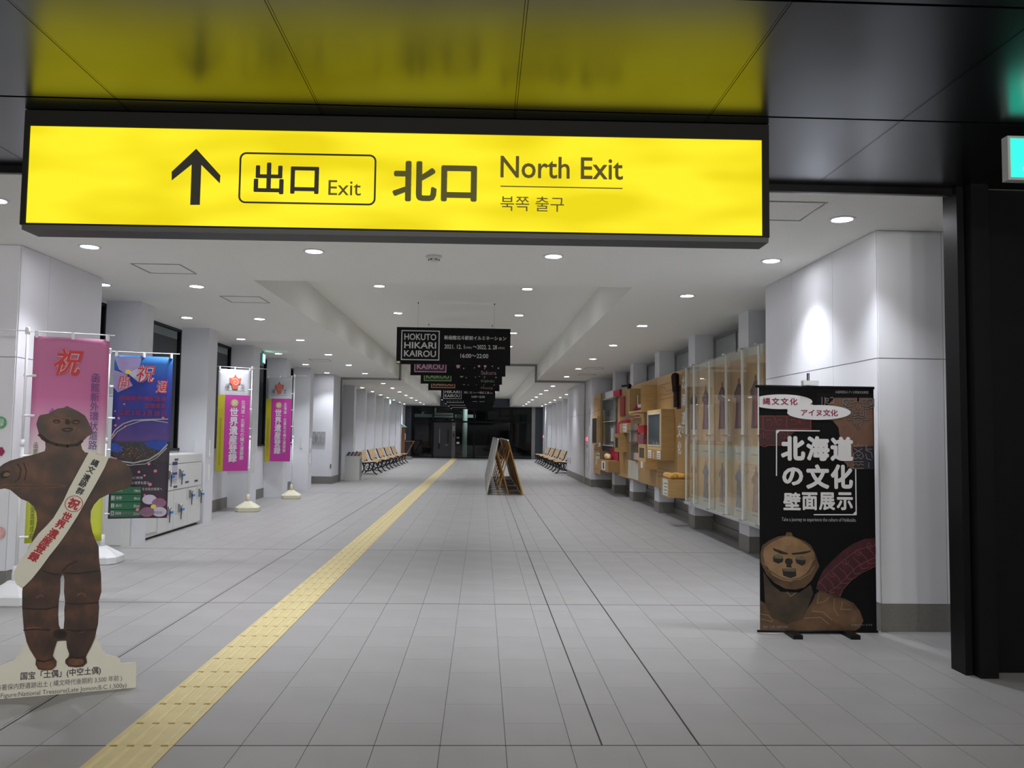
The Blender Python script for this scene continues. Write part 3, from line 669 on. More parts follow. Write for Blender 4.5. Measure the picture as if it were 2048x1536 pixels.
# printed relief: brows, eyes, nose, mouth, bands
mdk = mat('dark brown print', (.018, .009, .006), .6, noise=.2, scale=30); mhl = mat('warm brown print', (.13, .058, .028), .6, noise=.25, scale=30)
def curve(par, Fm, pts, wd, mt, nm, n0=.0, n1=.0016):
    m = MB(); stroke(m, Fm, pts, wd, n0, n1); return m.build(nm, mt, par)
def za(pts): return cf(z_(0, 800, A, pts))
curve(cut, CF, za([(570, 175), (640, 185), (700, 210), (735, 200), (800, 200), (880, 200), (925, 205)]), .007, mhl, 'brow_line')
flat(cut, CF, za([(575, 235), (600, 212), (650, 215), (665, 240), (640, 258), (600, 255)]), mdk, name='eye_print'); flat(cut, CF, za([(780, 240), (810, 215), (870, 222), (880, 250), (840, 268), (800, 262)]), mdk, name='eye_print')
flat(cut, CF, za([(590, 238), (620, 228), (655, 240), (620, 250)]), mhl, .0012, .0022, 'eye_slit'); flat(cut, CF, za([(795, 244), (830, 234), (870, 246), (835, 257)]), mhl, .0012, .0022, 'eye_slit')
flat(cut, CF, za([(725, 205), (750, 205), (775, 250), (755, 270), (720, 265), (712, 245)]), mdk, name='nose_print')
flat(cut, CF, za([(670, 318), (720, 303), (790, 305), (805, 325), (770, 348), (700, 350)]), mdk, name='mouth_print'); flat(cut, CF, za([(690, 325), (740, 318), (790, 325), (740, 335)]), mhl, .0012, .0022, 'lip_print')
curve(cut, CF, za([(430, 380), (520, 455), (620, 490), (740, 505), (850, 490), (900, 450)]), .016, mdk, 'chin_shadow_line')
curve(cut, CF, za([(20, 930), (180, 925), (400, 930), (560, 925), (720, 935)]), .005, mhl, 'chest_band')
curve(cut, CF, za([(60, 965), (250, 960), (450, 965), (720, 950)]), .005, mhl, 'chest_band')
curve(cut, CF, za([(190, 700), (230, 760), (210, 860), (160, 900)]), .005, mdk, 'shoulder_line'); curve(cut, CF, za([(260, 690), (290, 780), (270, 880)]), .005, mdk, 'shoulder_line')
flat(cut, CF, za([(-10, 820), (30, 780), (90, 775), (120, 810), (90, 850), (20, 870)]), mdk, name='arm_hollow'); flat(cut, CF, za([(35, 815), (70, 790), (120, 805), (95, 835), (50, 840)]), mat('pale tan print', (.17, .12, .06), .6, noise=.2, scale=20), .0012, .0022, 'arm_spot')
def zb_(pts): return cf(z_(0, 1060, B_, pts))
for p_ in ([(205, 705), (300, 715), (420, 715), (522, 690)], [(215, 905), (330, 895), (450, 905)], [(590, 660), (700, 670), (890, 655)], [(600, 900), (700, 915), (860, 900)], [(330, 1175), (400, 1190), (475, 1165)], [(625, 1145), (700, 1160), (772, 1140)], [(390, 370), (480, 400), (540, 400)], [(590, 390), (700, 395), (890, 370)], [(560, 380), (610, 320), (700, 280)]):
    curve(cut, CF, zb_(p_), .007, mdk, 'band_print')
for p_ in ([(330, 610), (365, 590), (390, 600)], [(700, 590), (730, 570), (765, 575), (770, 600)], [(240, 890), (310, 880), (370, 890)], [(700, 915), (740, 920), (775, 905)]):
    curve(cut, CF, zb_(p_), .008, mhl, 'highlight_print')
flat(cut, CF, zb_(ell(545, 940, 62, 45)), mdk, name='knob_print'); flat(cut, CF, zb_(ell(552, 938, 34, 26)), mat('black brown print', (.006, .004, .004), .6, noise=0), .0012, .0022, 'knob_hollow')
for cx, cy in ((415, 1215), (688, 1190)): flat(cut, CF, zb_(ell(cx, cy, 70, 32)), mhl if cx > 500 else mhl, name='foot_print')
# sash
msash = mat('off white paper sash', (.62, .61, .53), .7, noise=.03)
sash = z_(0, 800, A, [(980, 565), (1195, 630), (1150, 740), (1060, 905), (960, 1080), (860, 1260), (745, 1440), (690, 1520)]) + z_(0, 1060, B_, [(530, 130), (450, 230), (370, 340), (290, 440), (230, 500), (200, 525), (150, 490), (125, 430), (130, 370), (170, 290), (235, 200), (300, 100), (330, 60)]) + z_(0, 800, A, [(420, 1470), (520, 1370), (590, 1290), (650, 1190), (700, 1100), (760, 970), (830, 840), (900, 710)])
fl_s = MB().prism(cf(sash), CF, .003, .006).build('sash', msash, cut)
ti = mat('sash black ink', (.03, .03, .035), .6, noise=0); tr_ = mat('sash red ink', (.36, .02, .03), .6, noise=0)
def chars(par, Fm, s, pts, sz, mt, rot, bold=.03, off=.0075):
    for c_, (x, y) in zip(s, pts):
        u, v = uv(Fm, x, y); txt(par, Fm, c_, (u-sz/2, v-sz/2, u+sz/2, v+sz/2), mt, bold=bold, rot=rot, off=off, name='sash_lettering')
ang = math.radians(-25)
chars(cut, CF, '縄文遺跡群', z_(0, 800, A, [(1045, 690), (1000, 765), (950, 850), (912, 918), (880, 1000)]), .040, ti, ang)
cx, cy = uv(CF, 812*A, 800+1138*A)
ring_between([(cx+.046*math.cos(2*PI*i/32), cy+.046*math.sin(2*PI*i/32)) for i in range(32)], [(cx+.0425*math.cos(2*PI*i/32), cy+.0425*math.sin(2*PI*i/32)) for i in range(32)], CF, .006, .0072, 'red_circle', tr_, cut)
txt(cut, CF, '祝', (cx-.03, cy-.03, cx+.03, cy+.03), tr_, bold=.04, off=.0075, rot=ang, name='sash_lettering')
chars(cut, CF, '世界', z_(0, 800, A, [(735, 1278), (665, 1365)]), .050, tr_, math.radians(-27), .04)
chars(cut, CF, '遺産登録', z_(0, 1060, B_, [(485, 30), (425, 95), (370, 165), (310, 240)]), .052, tr_, math.radians(-30), .04)
# base lettering (sits on the base board, a touch behind the figure plane)
def btxt(s, x0, y0, x1, y1, dy, mt, bold):
    # baseline follows the board: fit in local coordinates
    a = uv(CF, x0, (y0+y1)/2+dy/2); c = uv(CF, x1, (y0+y1)/2-dy/2); h = abs(uv(CF, (x0+x1)/2, y0)[1]-uv(CF, (x0+x1)/2, y1)[1])
    v = (a[1]+c[1])/2; txt(cut, CF, s, (a[0], v-h/2, c[0], v+h/2), mt, bold=bold, off=-.0072)
btxt('国宝「土偶」(中空土偶)', 41, 1339, 201, 1357, -9, mat('dark grey print', (.05, .05, .055), .6, noise=0), .02)
btxt('函館市著保内野遺跡出土 ( 縄文時代後期約 3,500 年前 )', -32, 1361, 243, 1375, -12, mat('grey print', (.13, .13, .14), .6, noise=0), .005)
btxt('Dogu Figure:National Treasure(Late Jomon;B.C.1,500y)', -32, 1378, 252, 1390, -12, mat('grey print', (.13, .13, .14), .6, noise=0), .005)

# ================================================================== nobori banners
def cloth(nm, Fm, w_, h_, mt, par, wav=.007, nx=10, ny=22, curl=0.):
    vs = []; fs = []
    for j in range(ny+1):
        for i in range(nx+1):
            u = i/nx*w_; v = -j/ny*h_
            n_ = wav*math.sin(u*9+v*2.1)*(.3+.7*j/ny)+wav*.4*math.sin(v*5+u*4) + curl*(j/ny)**2*(i/nx)
            vs.append(Fm @ Vector((u, v, n_)))
    for j in range(ny):
        for i in range(nx): a = j*(nx+1)+i; fs.append((a, a+nx+1, a+nx+2, a+1))
    o = MB().add(vs, fs).build(nm, mt, par, True)
    md = o.modifiers.new('thick', 'SOLIDIFY'); md.thickness = .0015; md.offset = 0
    return o
def water_base(t, x, y, mt, w_=.42, d_=.36, ang=0.):
    c_, s_ = math.cos(ang), math.sin(ang)
    def R_(p): return (x+p[0]*c_-p[1]*s_, y+p[0]*s_+p[1]*c_, p[2])
    def oct_(a, b, ch, z): return [R_(q) for q in ((-a+ch, -b, z), (a-ch, -b, z), (a, -b+ch, z), (a, b-ch, z), (a-ch, b, z), (-a+ch, b, z), (-a, b-ch, z), (-a, -b+ch, z))]
    a, b = w_/2, d_/2
    L = [oct_(a*.96, b*.96, .07, .0), oct_(a, b, .07, .01), oct_(a, b, .07, .075), oct_(a*.93, b*.93, .07, .09), oct_(a*.35, b*.35, .03, .17), oct_(a*.28, b*.28, .03, .185)]
    vs = [p for q in L for p in q]; fs = [list(range(8))[::-1], list(range(40, 48))]
    for i in range(5):
        for k in range(8): fs.append((i*8+k, i*8+(k+1) % 8, (i+1)*8+(k+1) % 8, (i+1)*8+k))
    MB().add(vs, fs).build('water_base', mt, t)
    MB().lathe([(.032, .17), (.032, .25), (.028, .26), (.028, .31)], (x, y, 0), 16).build('pole_socket', mt, t, True)
def banner(name, label, px_, py_, dirv, zt_, h_, mt, side=1, polem=M_whitep, basem=M_whitep, gap=.05, w_=.6, rod=(-.25, .66), prints=None, ang=0.):
    t = thing(name, (px_, py_, 0), label, 'banner')
    water_base(t, px_, py_, basem, ang=ang)
    d = Vector((dirv[0], dirv[1], 0)).normalized()
    MB().tube([(px_, py_, .28), (px_, py_, 1.35)], .0135, 10).build('lower_pole', polem, t, True)
    MB().tube([(px_, py_, 1.33), (px_, py_, zt_+.03)], .0105, 10).build('upper_pole', polem, t, True)
    a = Vector((px_, py_, zt_))
    MB().tube([a+d*side*rod[0], a+d*side*rod[1]], .005, 8).build('cross_rod', polem, t, True)
    MB().lathe([(.014, -.03), (.019, -.025), (.019, .025), (.012, .035)], (px_, py_, zt_), 12).build('pole_cap', polem, t, True)
    MB().lathe([(.016, -.03), (.016, .03)], (px_, py_, 1.35), 12).build('pole_joint', polem, t, True)
    u = d*side
    o0 = a + u*gap if side > 0 else a + u*(gap+w_)
    Fm = frame(o0+Vector((0, 0, -.04)), d if side > 0 else d)
    f_ = cloth('fabric', Fm, w_, h_, mt, t)
    for k in range(3):
        q = o0 + d*(w_*(.03+.47*k)); m = MB()
        m.tube([q+Vector((0, 0, .006)), q+Vector((0, 0, -.055))], .016, 4); m.build('top_loop', polem, t)
    for k in range(1, 6):
        z = zt_-.04-h_*k/5*.97; q0 = Vector((px_, py_, z)); q1 = q0+u*(gap+.03)
        MB().tube([q0-u*.016, q1], .011, 4).build('side_loop', polem, t)
    if prints: prints(t, Fm, w_, h_)
    return t, Fm
M_pinkb = stops('pink gradient fabric', 2, [(.46, (.50, .56, .02)), (.95, (.52, .55, .10)), (1.12, (.56, .54, .28)), (1.30, (.60, .53, .54)), (1.5, (.55, .28, .42)), (1.75, (.48, .13, .29)), (2.3, (.48, .16, .31))])
M_blueb = None
def pink_prints(t, Fm, w_, h_):
    R1 = mat('brush red', (.52, .03, .04), .6, noise=0); Wt = mat('pale orange edge', (.75, .42, .40), .6, noise=0); N = mat('navy ink', (.06, .05, .22), .6, noise=0)
    txt(t, Fm, '祝', (.165, -.33, .385, -.10), Wt, bold=.045, shear=.25, off=.016, name='brush_lettering_edge')
    txt(t, Fm, '祝', (.165, -.33, .385, -.10), R1, bold=.02, shear=.25, off=.018, name='brush_lettering')
    txt(t, Fm, '函館新外環状道路', (.455, -.98, .525, -.31), N, vert=True, off=.018)
    txt(t, Fm, '令和三年三月', (.14, -1.20, .19, -.62), N, vert=True, off=.018)
    txt(t, Fm, '空港道路開通', (.14, -1.72, .20, -1.25), N, vert=True, off=.018)
    txt(t, Fm, '函館新外環状道路整備促進期成会', (.035, -1.74, .07, -.92), mat('green black ink', (.06, .09, .03), .6, noise=0), vert=True, off=.018)
t, PF = banner('nobori_banner', 'tall pink banner with red brush character and yellow foot behind the cardboard figure', -3.93, 7.25, (.93, .37), 2.315, 1.78, M_pinkb, prints=pink_prints, rod=(-.35, .68), w_=.59)
# blue road opening banner
M_blueb = bpy.data.materials.new('night view print fabric'); M_blueb.use_nodes = True; nt = M_blueb.node_tree; b = nt.nodes['Principled BSDF']; b.inputs['Roughness'].default_value = .65
tc = nt.nodes.new('ShaderNodeTexCoord'); sp_ = nt.nodes.new('ShaderNodeSeparateXYZ'); mr = nt.nodes.new('ShaderNodeMapRange'); mr.inputs[1].default_value = .45; mr.inputs[2].default_value = 2.3
cr = nt.nodes.new('ShaderNodeValToRGB'); e = cr.color_ramp.elements
sts = [(0, (.12, .04, .08)), (.16, (.05, .035, .05)), (.35, (.035, .03, .045)), (.37, (.05, .045, .05)), (.475, (.045, .05, .06)), (.49, (.10, .06, .24)), (.66, (.035, .035, .24)), (.86, (.02, .05, .36)), (1, (.015, .16, .45))]
while len(e) < len(sts): e.new(.5)
for i, (p_, c_) in enumerate(sts): e[i].position = p_
for i, (p_, c_) in enumerate(sts): e[i].color = (*c_, 1)
nt.links.new(tc.outputs['Object'], sp_.inputs[0]); nt.links.new(sp_.outputs[2], mr.inputs[0]); nt.links.new(mr.outputs[0], cr.inputs[0]); nt.links.new(cr.outputs[0], b.inputs['Base Color'])
def blue_prints(t, Fm, w_, h_):
    R1 = mat('brush red', (.52, .03, .04)); Wt = mat('white halo', (.80, .72, .80), .6, noise=0)
    lil = mat('lilac petal', (.34, .28, .52), .6, noise=.1, scale=9); lil2 = mat('pale lilac petal', (.55, .50, .62), .6, noise=.1, scale=9); yel = mat('yellow heart', (.70, .62, .12), .6, noise=0)
    def f(p, m_, n, z=.014): flat(t, Fm, p, m_, z, z+.0008, n)
    f([(.0, -.02), (.28, -.02), (.26, -.14), (.13, -.22), (.05, -.16)], lil, 'petal_print'); f([(.0, -.17), (.13, -.21), (.20, -.34), (.05, -.42), (.0, -.36)], lil, 'petal_print')
    f([(.14, -.20), (.27, -.13), (.38, -.2), (.26, -.3)], lil2, 'petal_print', .0145); f(ell(.145, -.185, .03, .025, 14), yel, 'flower_heart', .0155)
    for s_, r in (('開', (.05, -.38, .17, -.24)), ('祝', (.235, -.30, .43, -.10)), ('通', (.44, -.42, .565, -.27))):
        txt(t, Fm, s_, r, Wt, bold=.035, shear=.15, off=.018, name='brush_lettering_edge'); txt(t, Fm, s_, r, R1, bold=.006, shear=.15, off=.020, name='brush_lettering')
    rr = mat('dull red print', (.30, .03, .09), .6, noise=0)
    txt(t, Fm, '函館新外環状道路', (.07, -.51, .555, -.455), rr, bold=.01, off=.018); txt(t, Fm, '空港道路', (.33, -.59, .555, -.535), rr, bold=.01, off=.018); txt(t, Fm, '令和 3 年 3 月 28 日', (.07, -.68, .555, -.615), rr, bold=.01, off=.018)
    # night view in the loop of road
    bay = mat('bay blue', (.02, .07, .38), .6, noise=.1); road = mat('pale road band', (.42, .42, .40), .6, noise=.1); amb = mat('amber town lights', (.40, .20, .06), .6, noise=.3, scale=50)
    f([(.0, -.99), (.05, -.98), (.11, -1.02), (.13, -1.08), (.07, -1.10), (.0, -1.07)], bay, 'bay_print'); f([(.33, -.99), (.45, -.95), (.58, -.96), (.58, -1.04), (.50, -1.07), (.40, -1.03)], bay, 'bay_print')
    random.seed(3)
    m = MB()
    for i in range(150):
        a_, b__ = random.gauss(.22, .12), random.gauss(-1.09, .05)
        if .01 < a_ < .55 and -1.2 < b__ < -.97: m.fbox(Fm, a_-.003, b__-.003, a_+.003, b__+.003, .0145, .0155)
    m.build('town_lights', amb, t)
    m = MB()
    stroke(m, Fm, [(.0, -.92), (.04, -.84), (.12, -.77), (.22, -.73), (.35, -.72), (.58, -.71)], .012, .0145, .0155); stroke(m, Fm, [(.0, -.95), (.06, -.86), (.16, -.79), (.30, -.735), (.42, -.725), (.58, -.75)], .009, .0145, .0155)
    stroke(m, Fm, [(.0, -1.14), (.10, -1.19), (.24, -1.21), (.40, -1.17), (.50, -1.10), (.585, -1.00)], .016, .0145, .0155); stroke(m, Fm, [(.05, -1.19), (.20, -1.235), (.36, -1.22), (.48, -1.15), (.58, -1.04)], .009, .0145, .0155)
    m.build('road_loop', road, t)
    pk = mat('pink blossom print', (.70, .20, .30), .6, noise=0)
    m = MB()
    for a_, b__, r in ((.12, -.55, .010), (.03, -.63, .009), (.07, -.71, .014), (.04, -.79, .013), (.14, -.80, .012), (.03, -.9, .012), (.53, -.70, .016), (.40, -1.22, .016), (.47, -1.30, .018), (.30, -1.31, .014), (.36, -1.35, .012), (.05, -1.17, .022), (.42, -1.45, .02), (.30, -1.73, .018), (.37, -1.57, .012)): m.prism(ell(a_, b__, r, r, 10), Fm, .016, .0168)
    m.build('blossom_dots', pk, t)
    wt = mat('soft white print', (.62, .62, .62), .6, noise=0)
    txt(t, Fm, 'ついに供用', (.17, -1.39, .34, -1.36), wt, off=.018); txt(t, Fm, '新しい世界を超え', (.17, -1.45, .41, -1.415), wt, off=.018); txt(t, Fm, 'その先の未来へ', (.34, -1.52, .55, -1.485), wt, off=.018)
    gr = mat('road sign green', (.03, .16, .08), .6, noise=.05)
    m = MB()
    for k in range(4): m.fbox(Fm, .02, -1.555-.085*k, .33, -1.477-.085*k, .0145, .0155)
    m.build('road_sign_print', gr, t)
    for k, (s_, q) in enumerate((('4', '10km'), ('3', '8km'), ('2', '5km'), ('1', '2km'))):
        z = -1.505-.085*k
        MB().fbox(Fm, .03, z-.03, .06, z+.015, .0155, .0162).build('number_box', wt, t)
        txt(t, Fm, s_, (.038, z-.025, .052, z+.01), gr, bold=.02, off=.018); txt(t, Fm, ('赤川', '桔梗', '赤川', '函館')[k], (.075, z-.025, .135, z+.01), wt, bold=.01, off=.018); txt(t, Fm, q, (.26, z-.03, .32, z+.0), wt, bold=.01, off=.018)
    for cx_, cy_, a0 in ((.42, -1.62, 0), (.52, -1.66, 1), (.53, -1.76, 2), (.40, -1.76, 3)):
        f(ell(cx_, cy_, .075, .055, 16), mat('mauve petal', (.30, .14, .24), .6, noise=.2, scale=14) if a0 % 2 else lil2, 'petal_print', .0145+.0004*a0)
    f(ell(.465, -1.70, .03, .025, 12), yel, 'flower_heart', .018)
    txt(t, Fm, '函館広域幹線道路整備促進期成会', (.03, -1.785, .56, -1.75), mat('dim print', (.22, .2, .22), .6, noise=0), off=.019)
t, BF = banner('nobori_banner', 'blue banner with night harbour print and red brush characters in front of the left windows', -4.19, 9.42, (.96, .28), 2.35, 1.83, M_blueb, prints=blue_prints, rod=(-.3, .73), w_=.61)
# magenta world heritage banners
M_mag = mat('magenta banner fabric', (.42, .035, .27), .65, noise=.03); M_wf = mat('white banner fabric', (.45, .46, .49), .65, noise=.02)
M_yf = mat('yellow green edge print', (.38, .34, .015), .6, noise=.03)
def mag_prints(t, Fm, w_, h_):
    wt = mat('white banner ink', (.55, .53, .57), .6, noise=0)
    MB().fbox(Fm, 0, -h_+.004, w_, -.47, .013, .0145).build('magenta_field', M_mag, t)
    MB().fbox(Fm, 0, -h_+.004, .125, -.47, .0145, .0155).build('yellow_band', M_yf, t)
    txt(t, Fm, '北海道・北東北の縄文遺跡群', (.42, -1.66, .495, -.56), wt, vert=True, off=.0165, bold=.01)
    cx_, cy_ = .30, -.615
    flat(t, Fm, ell(cx_, cy_, .07, .07), M_yf, .0145, .0155, 'yellow_disc'); txt(t, Fm, '祝', (cx_-.05, cy_-.05, cx_+.05, cy_+.05), wt, bold=.02, off=.0175)
    txt(t, Fm, '世界遺産登録', (.215, -1.70, .375, -.70), wt, vert=True, off=.0165, bold=.035)
    o_ = mat('terracotta print', (.52, .10, .05), .6, noise=.05)
    # flame-rimmed pot emblem with a spiral
    P_ = [(.30, -.08), (.275, -.14), (.24, -.165), (.195, -.155), (.205, -.215), (.20, -.255), (.235, -.275), (.255, -.36), (.345, -.36), (.36, -.27), (.40, -.25), (.395, -.20), (.405, -.155), (.36, -.165), (.325, -.14)]
    flat(t, Fm, P_, o_, .0145, .0155, 'pot_emblem')
    m = MB(); sp2 = [(.30+r*math.cos(a_), -.235+r*math.sin(a_)) for a_, r in ((i*.42, .006+.0031*i) for i in range(22))]; stroke(m, Fm, sp2, .010, .0156, .0166)
    m.build('spiral_emblem', wt, t)
    dk = mat('dark banner ink', (.08, .08, .09), .6, noise=0)
    txt(t, Fm, '縄', (.125, -.36, .205, -.26), dk, off=.0165); txt(t, Fm, '文', (.40, -.36, .475, -.26), dk, off=.0165)
    txt(t, Fm, 'JOMON JAPAN', (.14, -.41, .48, -.385), dk, off=.0165)
    txt(t, Fm, '縄文遺跡群世界遺産登録推進会議', (.04, -1.75, .075, -.9), mat('olive banner ink', (.25, .22, .02), .6, noise=0), vert=True, off=.0165)
q = at_z(500, 1012, .0)
banner('nobori_banner', 'magenta and white heritage banner on a cream stand, nearer of the pair', -4.28, 15.5, (.83, .557), 2.64, 1.86, M_wf, side=-1, polem=M_whitep, basem=M_cream, prints=mag_prints, rod=(-.28, .64), ang=.1, gap=.03, w_=.58)
banner('nobori_banner', 'magenta and white heritage banner on a cream stand, farther of the pair', -4.17, 18.5, (.97, -.2), 2.71, 1.86, M_wf, side=-1, polem=M_whitep, basem=M_cream, prints=mag_prints, rod=(-.28, .66), ang=.15)
# poster on the near pier, cut by the left edge of the photo
PF2 = frame((-4.99, 7.545, 0), (1, 0, 0))
t = thing('wall_poster', (-4.6, 7.545, 1.1), 'pale poster with green and red marks on the left pier at the photo edge', 'poster')
MB().fbox(PF2, .02, .52, .62, 1.75, 0, .004).build('sheet', mat('pale poster sheet', (.56, .57, .60), .6, noise=0), t)
u0, v0 = uv(PF2, 1, 845); flat(t, PF2, ell(u0, v0, .055, .055, 20), mat('leaf green print', (.10, .36, .16), .6, noise=.2, scale=30), .004, .005, 'green_emblem')
txt(t, PF2, '緑', (u0-.035, v0-.035, u0+.035, v0+.035), M_white, off=.006)
u0, v0 = uv(PF2, 0, 903); flat(t, PF2, [(u0-.03, v0-.03), (u0+.02, v0-.04), (u0+.045, v0), (u0+.02, v0+.04), (u0-.03, v0+.03)], mat('dull red print', (.30, .03, .09)), .004, .005, 'red_mark')
u0, v0 = uv(PF2, 0, 1065); flat(t, PF2, ell(u0-.01, v0, .06, .055, 12), mat('salmon print', (.75, .42, .40), .6, noise=.2, scale=20), .004, .005, 'salmon_mark')

# ================================================================== black roll poster on its stand (right)
RF = frame((2.10, 6.26, 0), (1, 0, 0))
ps = thing('roll_up_poster', (2.55, 6.27, 0), 'tall black roll-up exhibition poster with white title and clay figurine beside the right pier', 'poster stand')
def pr(pts): return uvs(RF, pts)
M_pb = mat('black poster print', (.005, .005, .006), .55, noise=.1, spec=.12)
x0p, x1p = uv(RF, 1519, 1000)[0], uv(RF, 1750, 1000)[0]
zt_p, zb_p = uv(RF, 1630, 775)[1], uv(RF, 1630, 1263)[1]
W_ = x1p-x0p
sheet = MB().fbox(RF, x0p, zb_p, x1p, zt_p, -.002, 0).build('poster_sheet', M_pb, ps)
MB().tube([RF @ Vector((x0p-.03, zt_p+.003, -.004)), RF @ Vector((x1p+.005, zt_p+.003, -.004))], .011, 8).build('top_rail', M_black, ps, True)
MB().tube([RF @ Vector((x0p-.02, zb_p, -.004)), RF @ Vector((x1p+.01, zb_p, -.004))], .010, 8).build('bottom_rail', M_black, ps, True)
MB().tube([(2.52, 6.30, .02), (2.52, 6.30, 1.98)], .011, 8).build('stand_pole', M_black, ps, True)
for xx in (2.35, 2.78): MB().box(xx-.035, 6.10, 0, xx+.035, 6.46, .03).build('foot', M_black, ps)
MB().box(2.35, 6.285, .0, 2.78, 6.315, .025).build('foot_crossbar', M_black, ps)
MB().box(2.46, 6.24, 1.885, 2.58, 6.29, 1.92).build('clip', mat('pale clip plastic', (.7, .72, .75), .4, noise=0), ps)
def P2(x, y, s=270/2048., ox=1500, oy=760): return uv(RF, ox+x*s, oy+y*s)
def pp(pts, s=270/2048., ox=1500, oy=760): return [uv(RF, ox+x*s, oy+y*s) for x, y in pts]
clamp = lambda pts: [(min(max(u, x0p+.001), x1p-.001), min(max(v, zb_p+.001), zt_p-.002)) for u, v in pts]
brn = mat('brown cloth print', (.125, .062, .040), .5, noise=.12, scale=30); navy = mat('navy figure print', (.01, .011, .022), .5, noise=0)
flat(ps, RF, clamp(pp([(1180, 375), (1290, 270), (1420, 270), (1560, 270), (1700, 270), (1858, 270), (1880, 1355), (1540, 1350), (1430, 1250), (1360, 850), (1340, 720), (1250, 610), (1100, 600)])), brn, .0003, .0008, 'brown_field')
flat(ps, RF, clamp(pp([(1560, 1020), (1880, 1000), (1880, 1355), (1580, 1355)])), navy, .0009, .0013, 'navy_panel')
gl = mat('grey beige line print', (.21, .18, .15), .5, noise=0); dkl = mat('dark line print', (.02, .018, .025), .5, noise=0)
def lines(lst, wd, mt, nm, z0, z1, s=270/2048., ox=1500, oy=760):
    m = MB()
    for L_ in lst: stroke(m, RF, clamp(pp(L_, s, ox, oy)), wd, z0, z1)
    return m.build(nm, mt, ps)
# symmetric strapwork embroidery
half = [[(0, 275), (0, 330), (-60, 330), (-60, 290), (-220, 290), (-220, 360), (-160, 400), (-100, 400), (-60, 370)], [(-220, 290), (-235, 290), (-235, 400), (-170, 430), (-110, 430)], [(-110, 460), (-110, 570), (-20, 570), (0, 545)], [(-160, 600), (-60, 600), (-60, 660), (-20, 680), (-20, 720), (0, 735)], [(-85, 470), (-85, 545), (0, 520)], [(-50, 480), (-20, 500), (-50, 520)], [(-190, 320), (-150, 345), (-190, 370), (-205, 345), (-175, 330)], [(-140, 300), (-110, 340), (-60, 350)], [(-30, 380), (-30, 420), (0, 440)]]
L_ = []
for h in half: L_ += [[(1638+x, y) for x, y in h], [(1638-x, y) for x, y in h]]
lines(L_, .012, dkl, 'embroidery_shadow', .0014, .0018); lines(L_, .0045, gl, 'embroidery_line', .0019, .0023)
half2 = [[(0, 960), (-20, 1010), (-80, 990)], [(-60, 1040), (0, 1080), (-60, 1110), (-80, 1160), (-40, 1200), (0, 1170)], [(-30, 1130), (0, 1150)], [(-80, 1240), (0, 1240)], [(-80, 1290), (-30, 1270), (0, 1300)], [(-80, 1340), (0, 1340)], [(-110, 1060), (-200, 1100), (-215, 1180)], [(-115, 1120), (-130, 1190), (-200, 1215)], [(-160, 1250), (-160, 1330)], [(-120, 990), (-120, 1050), (-210, 1050)]]
L_ = []
for h in half2: L_ += [[(1640+x, y) for x, y in h], [(1640-x, y) for x, y in h]]
lines(L_, .0045, gl, 'embroidery_line', .0019, .0023)
L_ = [[(1090, 260), (1090, 370)], [(1135, 260), (1135, 375)], [(1150, 280), (1185, 280), (1185, 320), (1150, 320), (1150, 280)], [(1215, 275), (1245, 260), (1270, 280), (1265, 350), (1215, 350)], [(1150, 340), (1185, 360)]]
lines(L_, .005, gl, 'embroidery_line', .0019, .0023)
# red spirals
rl = mat('dark red line print', (.22, .016, .02), .5, noise=0); rl2 = mat('deep red field', (.035, .006, .008), .5, noise=0)
flat(ps, RF, clamp(pp([(110, 540), (850, 540), (930, 620), (930, 750), (700, 760), (500, 960), (380, 1000), (130, 990)])), rl2, .0003, .0008, 'dark_red_field')
def spiral(cx, cy, s_, flip): return [(cx+flip*(r*math.cos(a_)), cy+r*math.sin(a_)*1.05) for a_, r in ((-2.4+i*.5, s_*(1-i/15.)) for i in range(12))]
L_ = []
for cx, cy in ((290, 660), (660, 655), (120, 870), (490, 860)):
    L_ += [spiral(cx+5, cy, 62, 1)]
for cx, cy in ((440, 660), (800, 655), (275, 870)):
    L_ += [spiral(cx, cy, 62, -1)]
L_ += [[(195, 540), (195, 745)], [(375, 560), (375, 640)], [(555, 545), (555, 740)], [(920, 560), (920, 740)], [(740, 590), (740, 650)], [(120, 750), (195, 745), (240, 770), (370, 770), (400, 800)], [(410, 745), (560, 745), (740, 740), (920, 745)], [(130, 545), (360, 545)], [(390, 545), (700, 545)], [(150, 985), (220, 1015), (280, 990), (540, 990)], [(205, 790), (205, 880)], [(570, 760), (570, 850)]]
lines(L_, .0055, rl, 'red_spiral', .0014, .0019)
# white blobs
wb = mat('white poster print', (.62, .62, .64), .5, noise=0)
flat(ps, RF, clamp(pp(ell(470, 330, 475, 112, 40))), wb, .0026, .003, 'white_oval'); flat(ps, RF, clamp(pp(ell(1043, 492, 482, 112, 40))), wb, .0027, .0031, 'white_oval')
flat(ps, RF, clamp(pp([(600, 400), (950, 370), (960, 400), (900, 470), (620, 520), (560, 450)])), wb, .0028, .0032, 'white_oval')
rc = mat('crimson ink', (.22, .008, .05), .5, noise=0)
def T(s_, x0, y0, x1, y1, mt, sc=270/2048., ox=1500, oy=760, **k): return txtpx(ps, RF, s_, ox+x0*sc, oy+y0*sc, ox+x1*sc, oy+y1*sc, mt, **k)
T('縄文文化', 190, 270, 718, 378, rc, off=.0035, bold=.025, space=1.25); T('アイヌ文化', 772, 445, 1330, 548, rc, off=.0035, bold=.025)
T('公益財団法人アイヌ民族文化財団', 1290, 165, 1790, 205, mat('grey poster ink', (.25, .25, .24), .5, noise=0), off=.0035)
for ch, x0, x1, y0, y1 in (('北', 465, 835, 850, 1225), ('海', 850, 1205, 850, 1228), ('道', 1215, 1565, 858, 1232)): T(ch, x0, y0, x1, y1, wb, off=.0035, bold=.05)
s2 = 300/838.
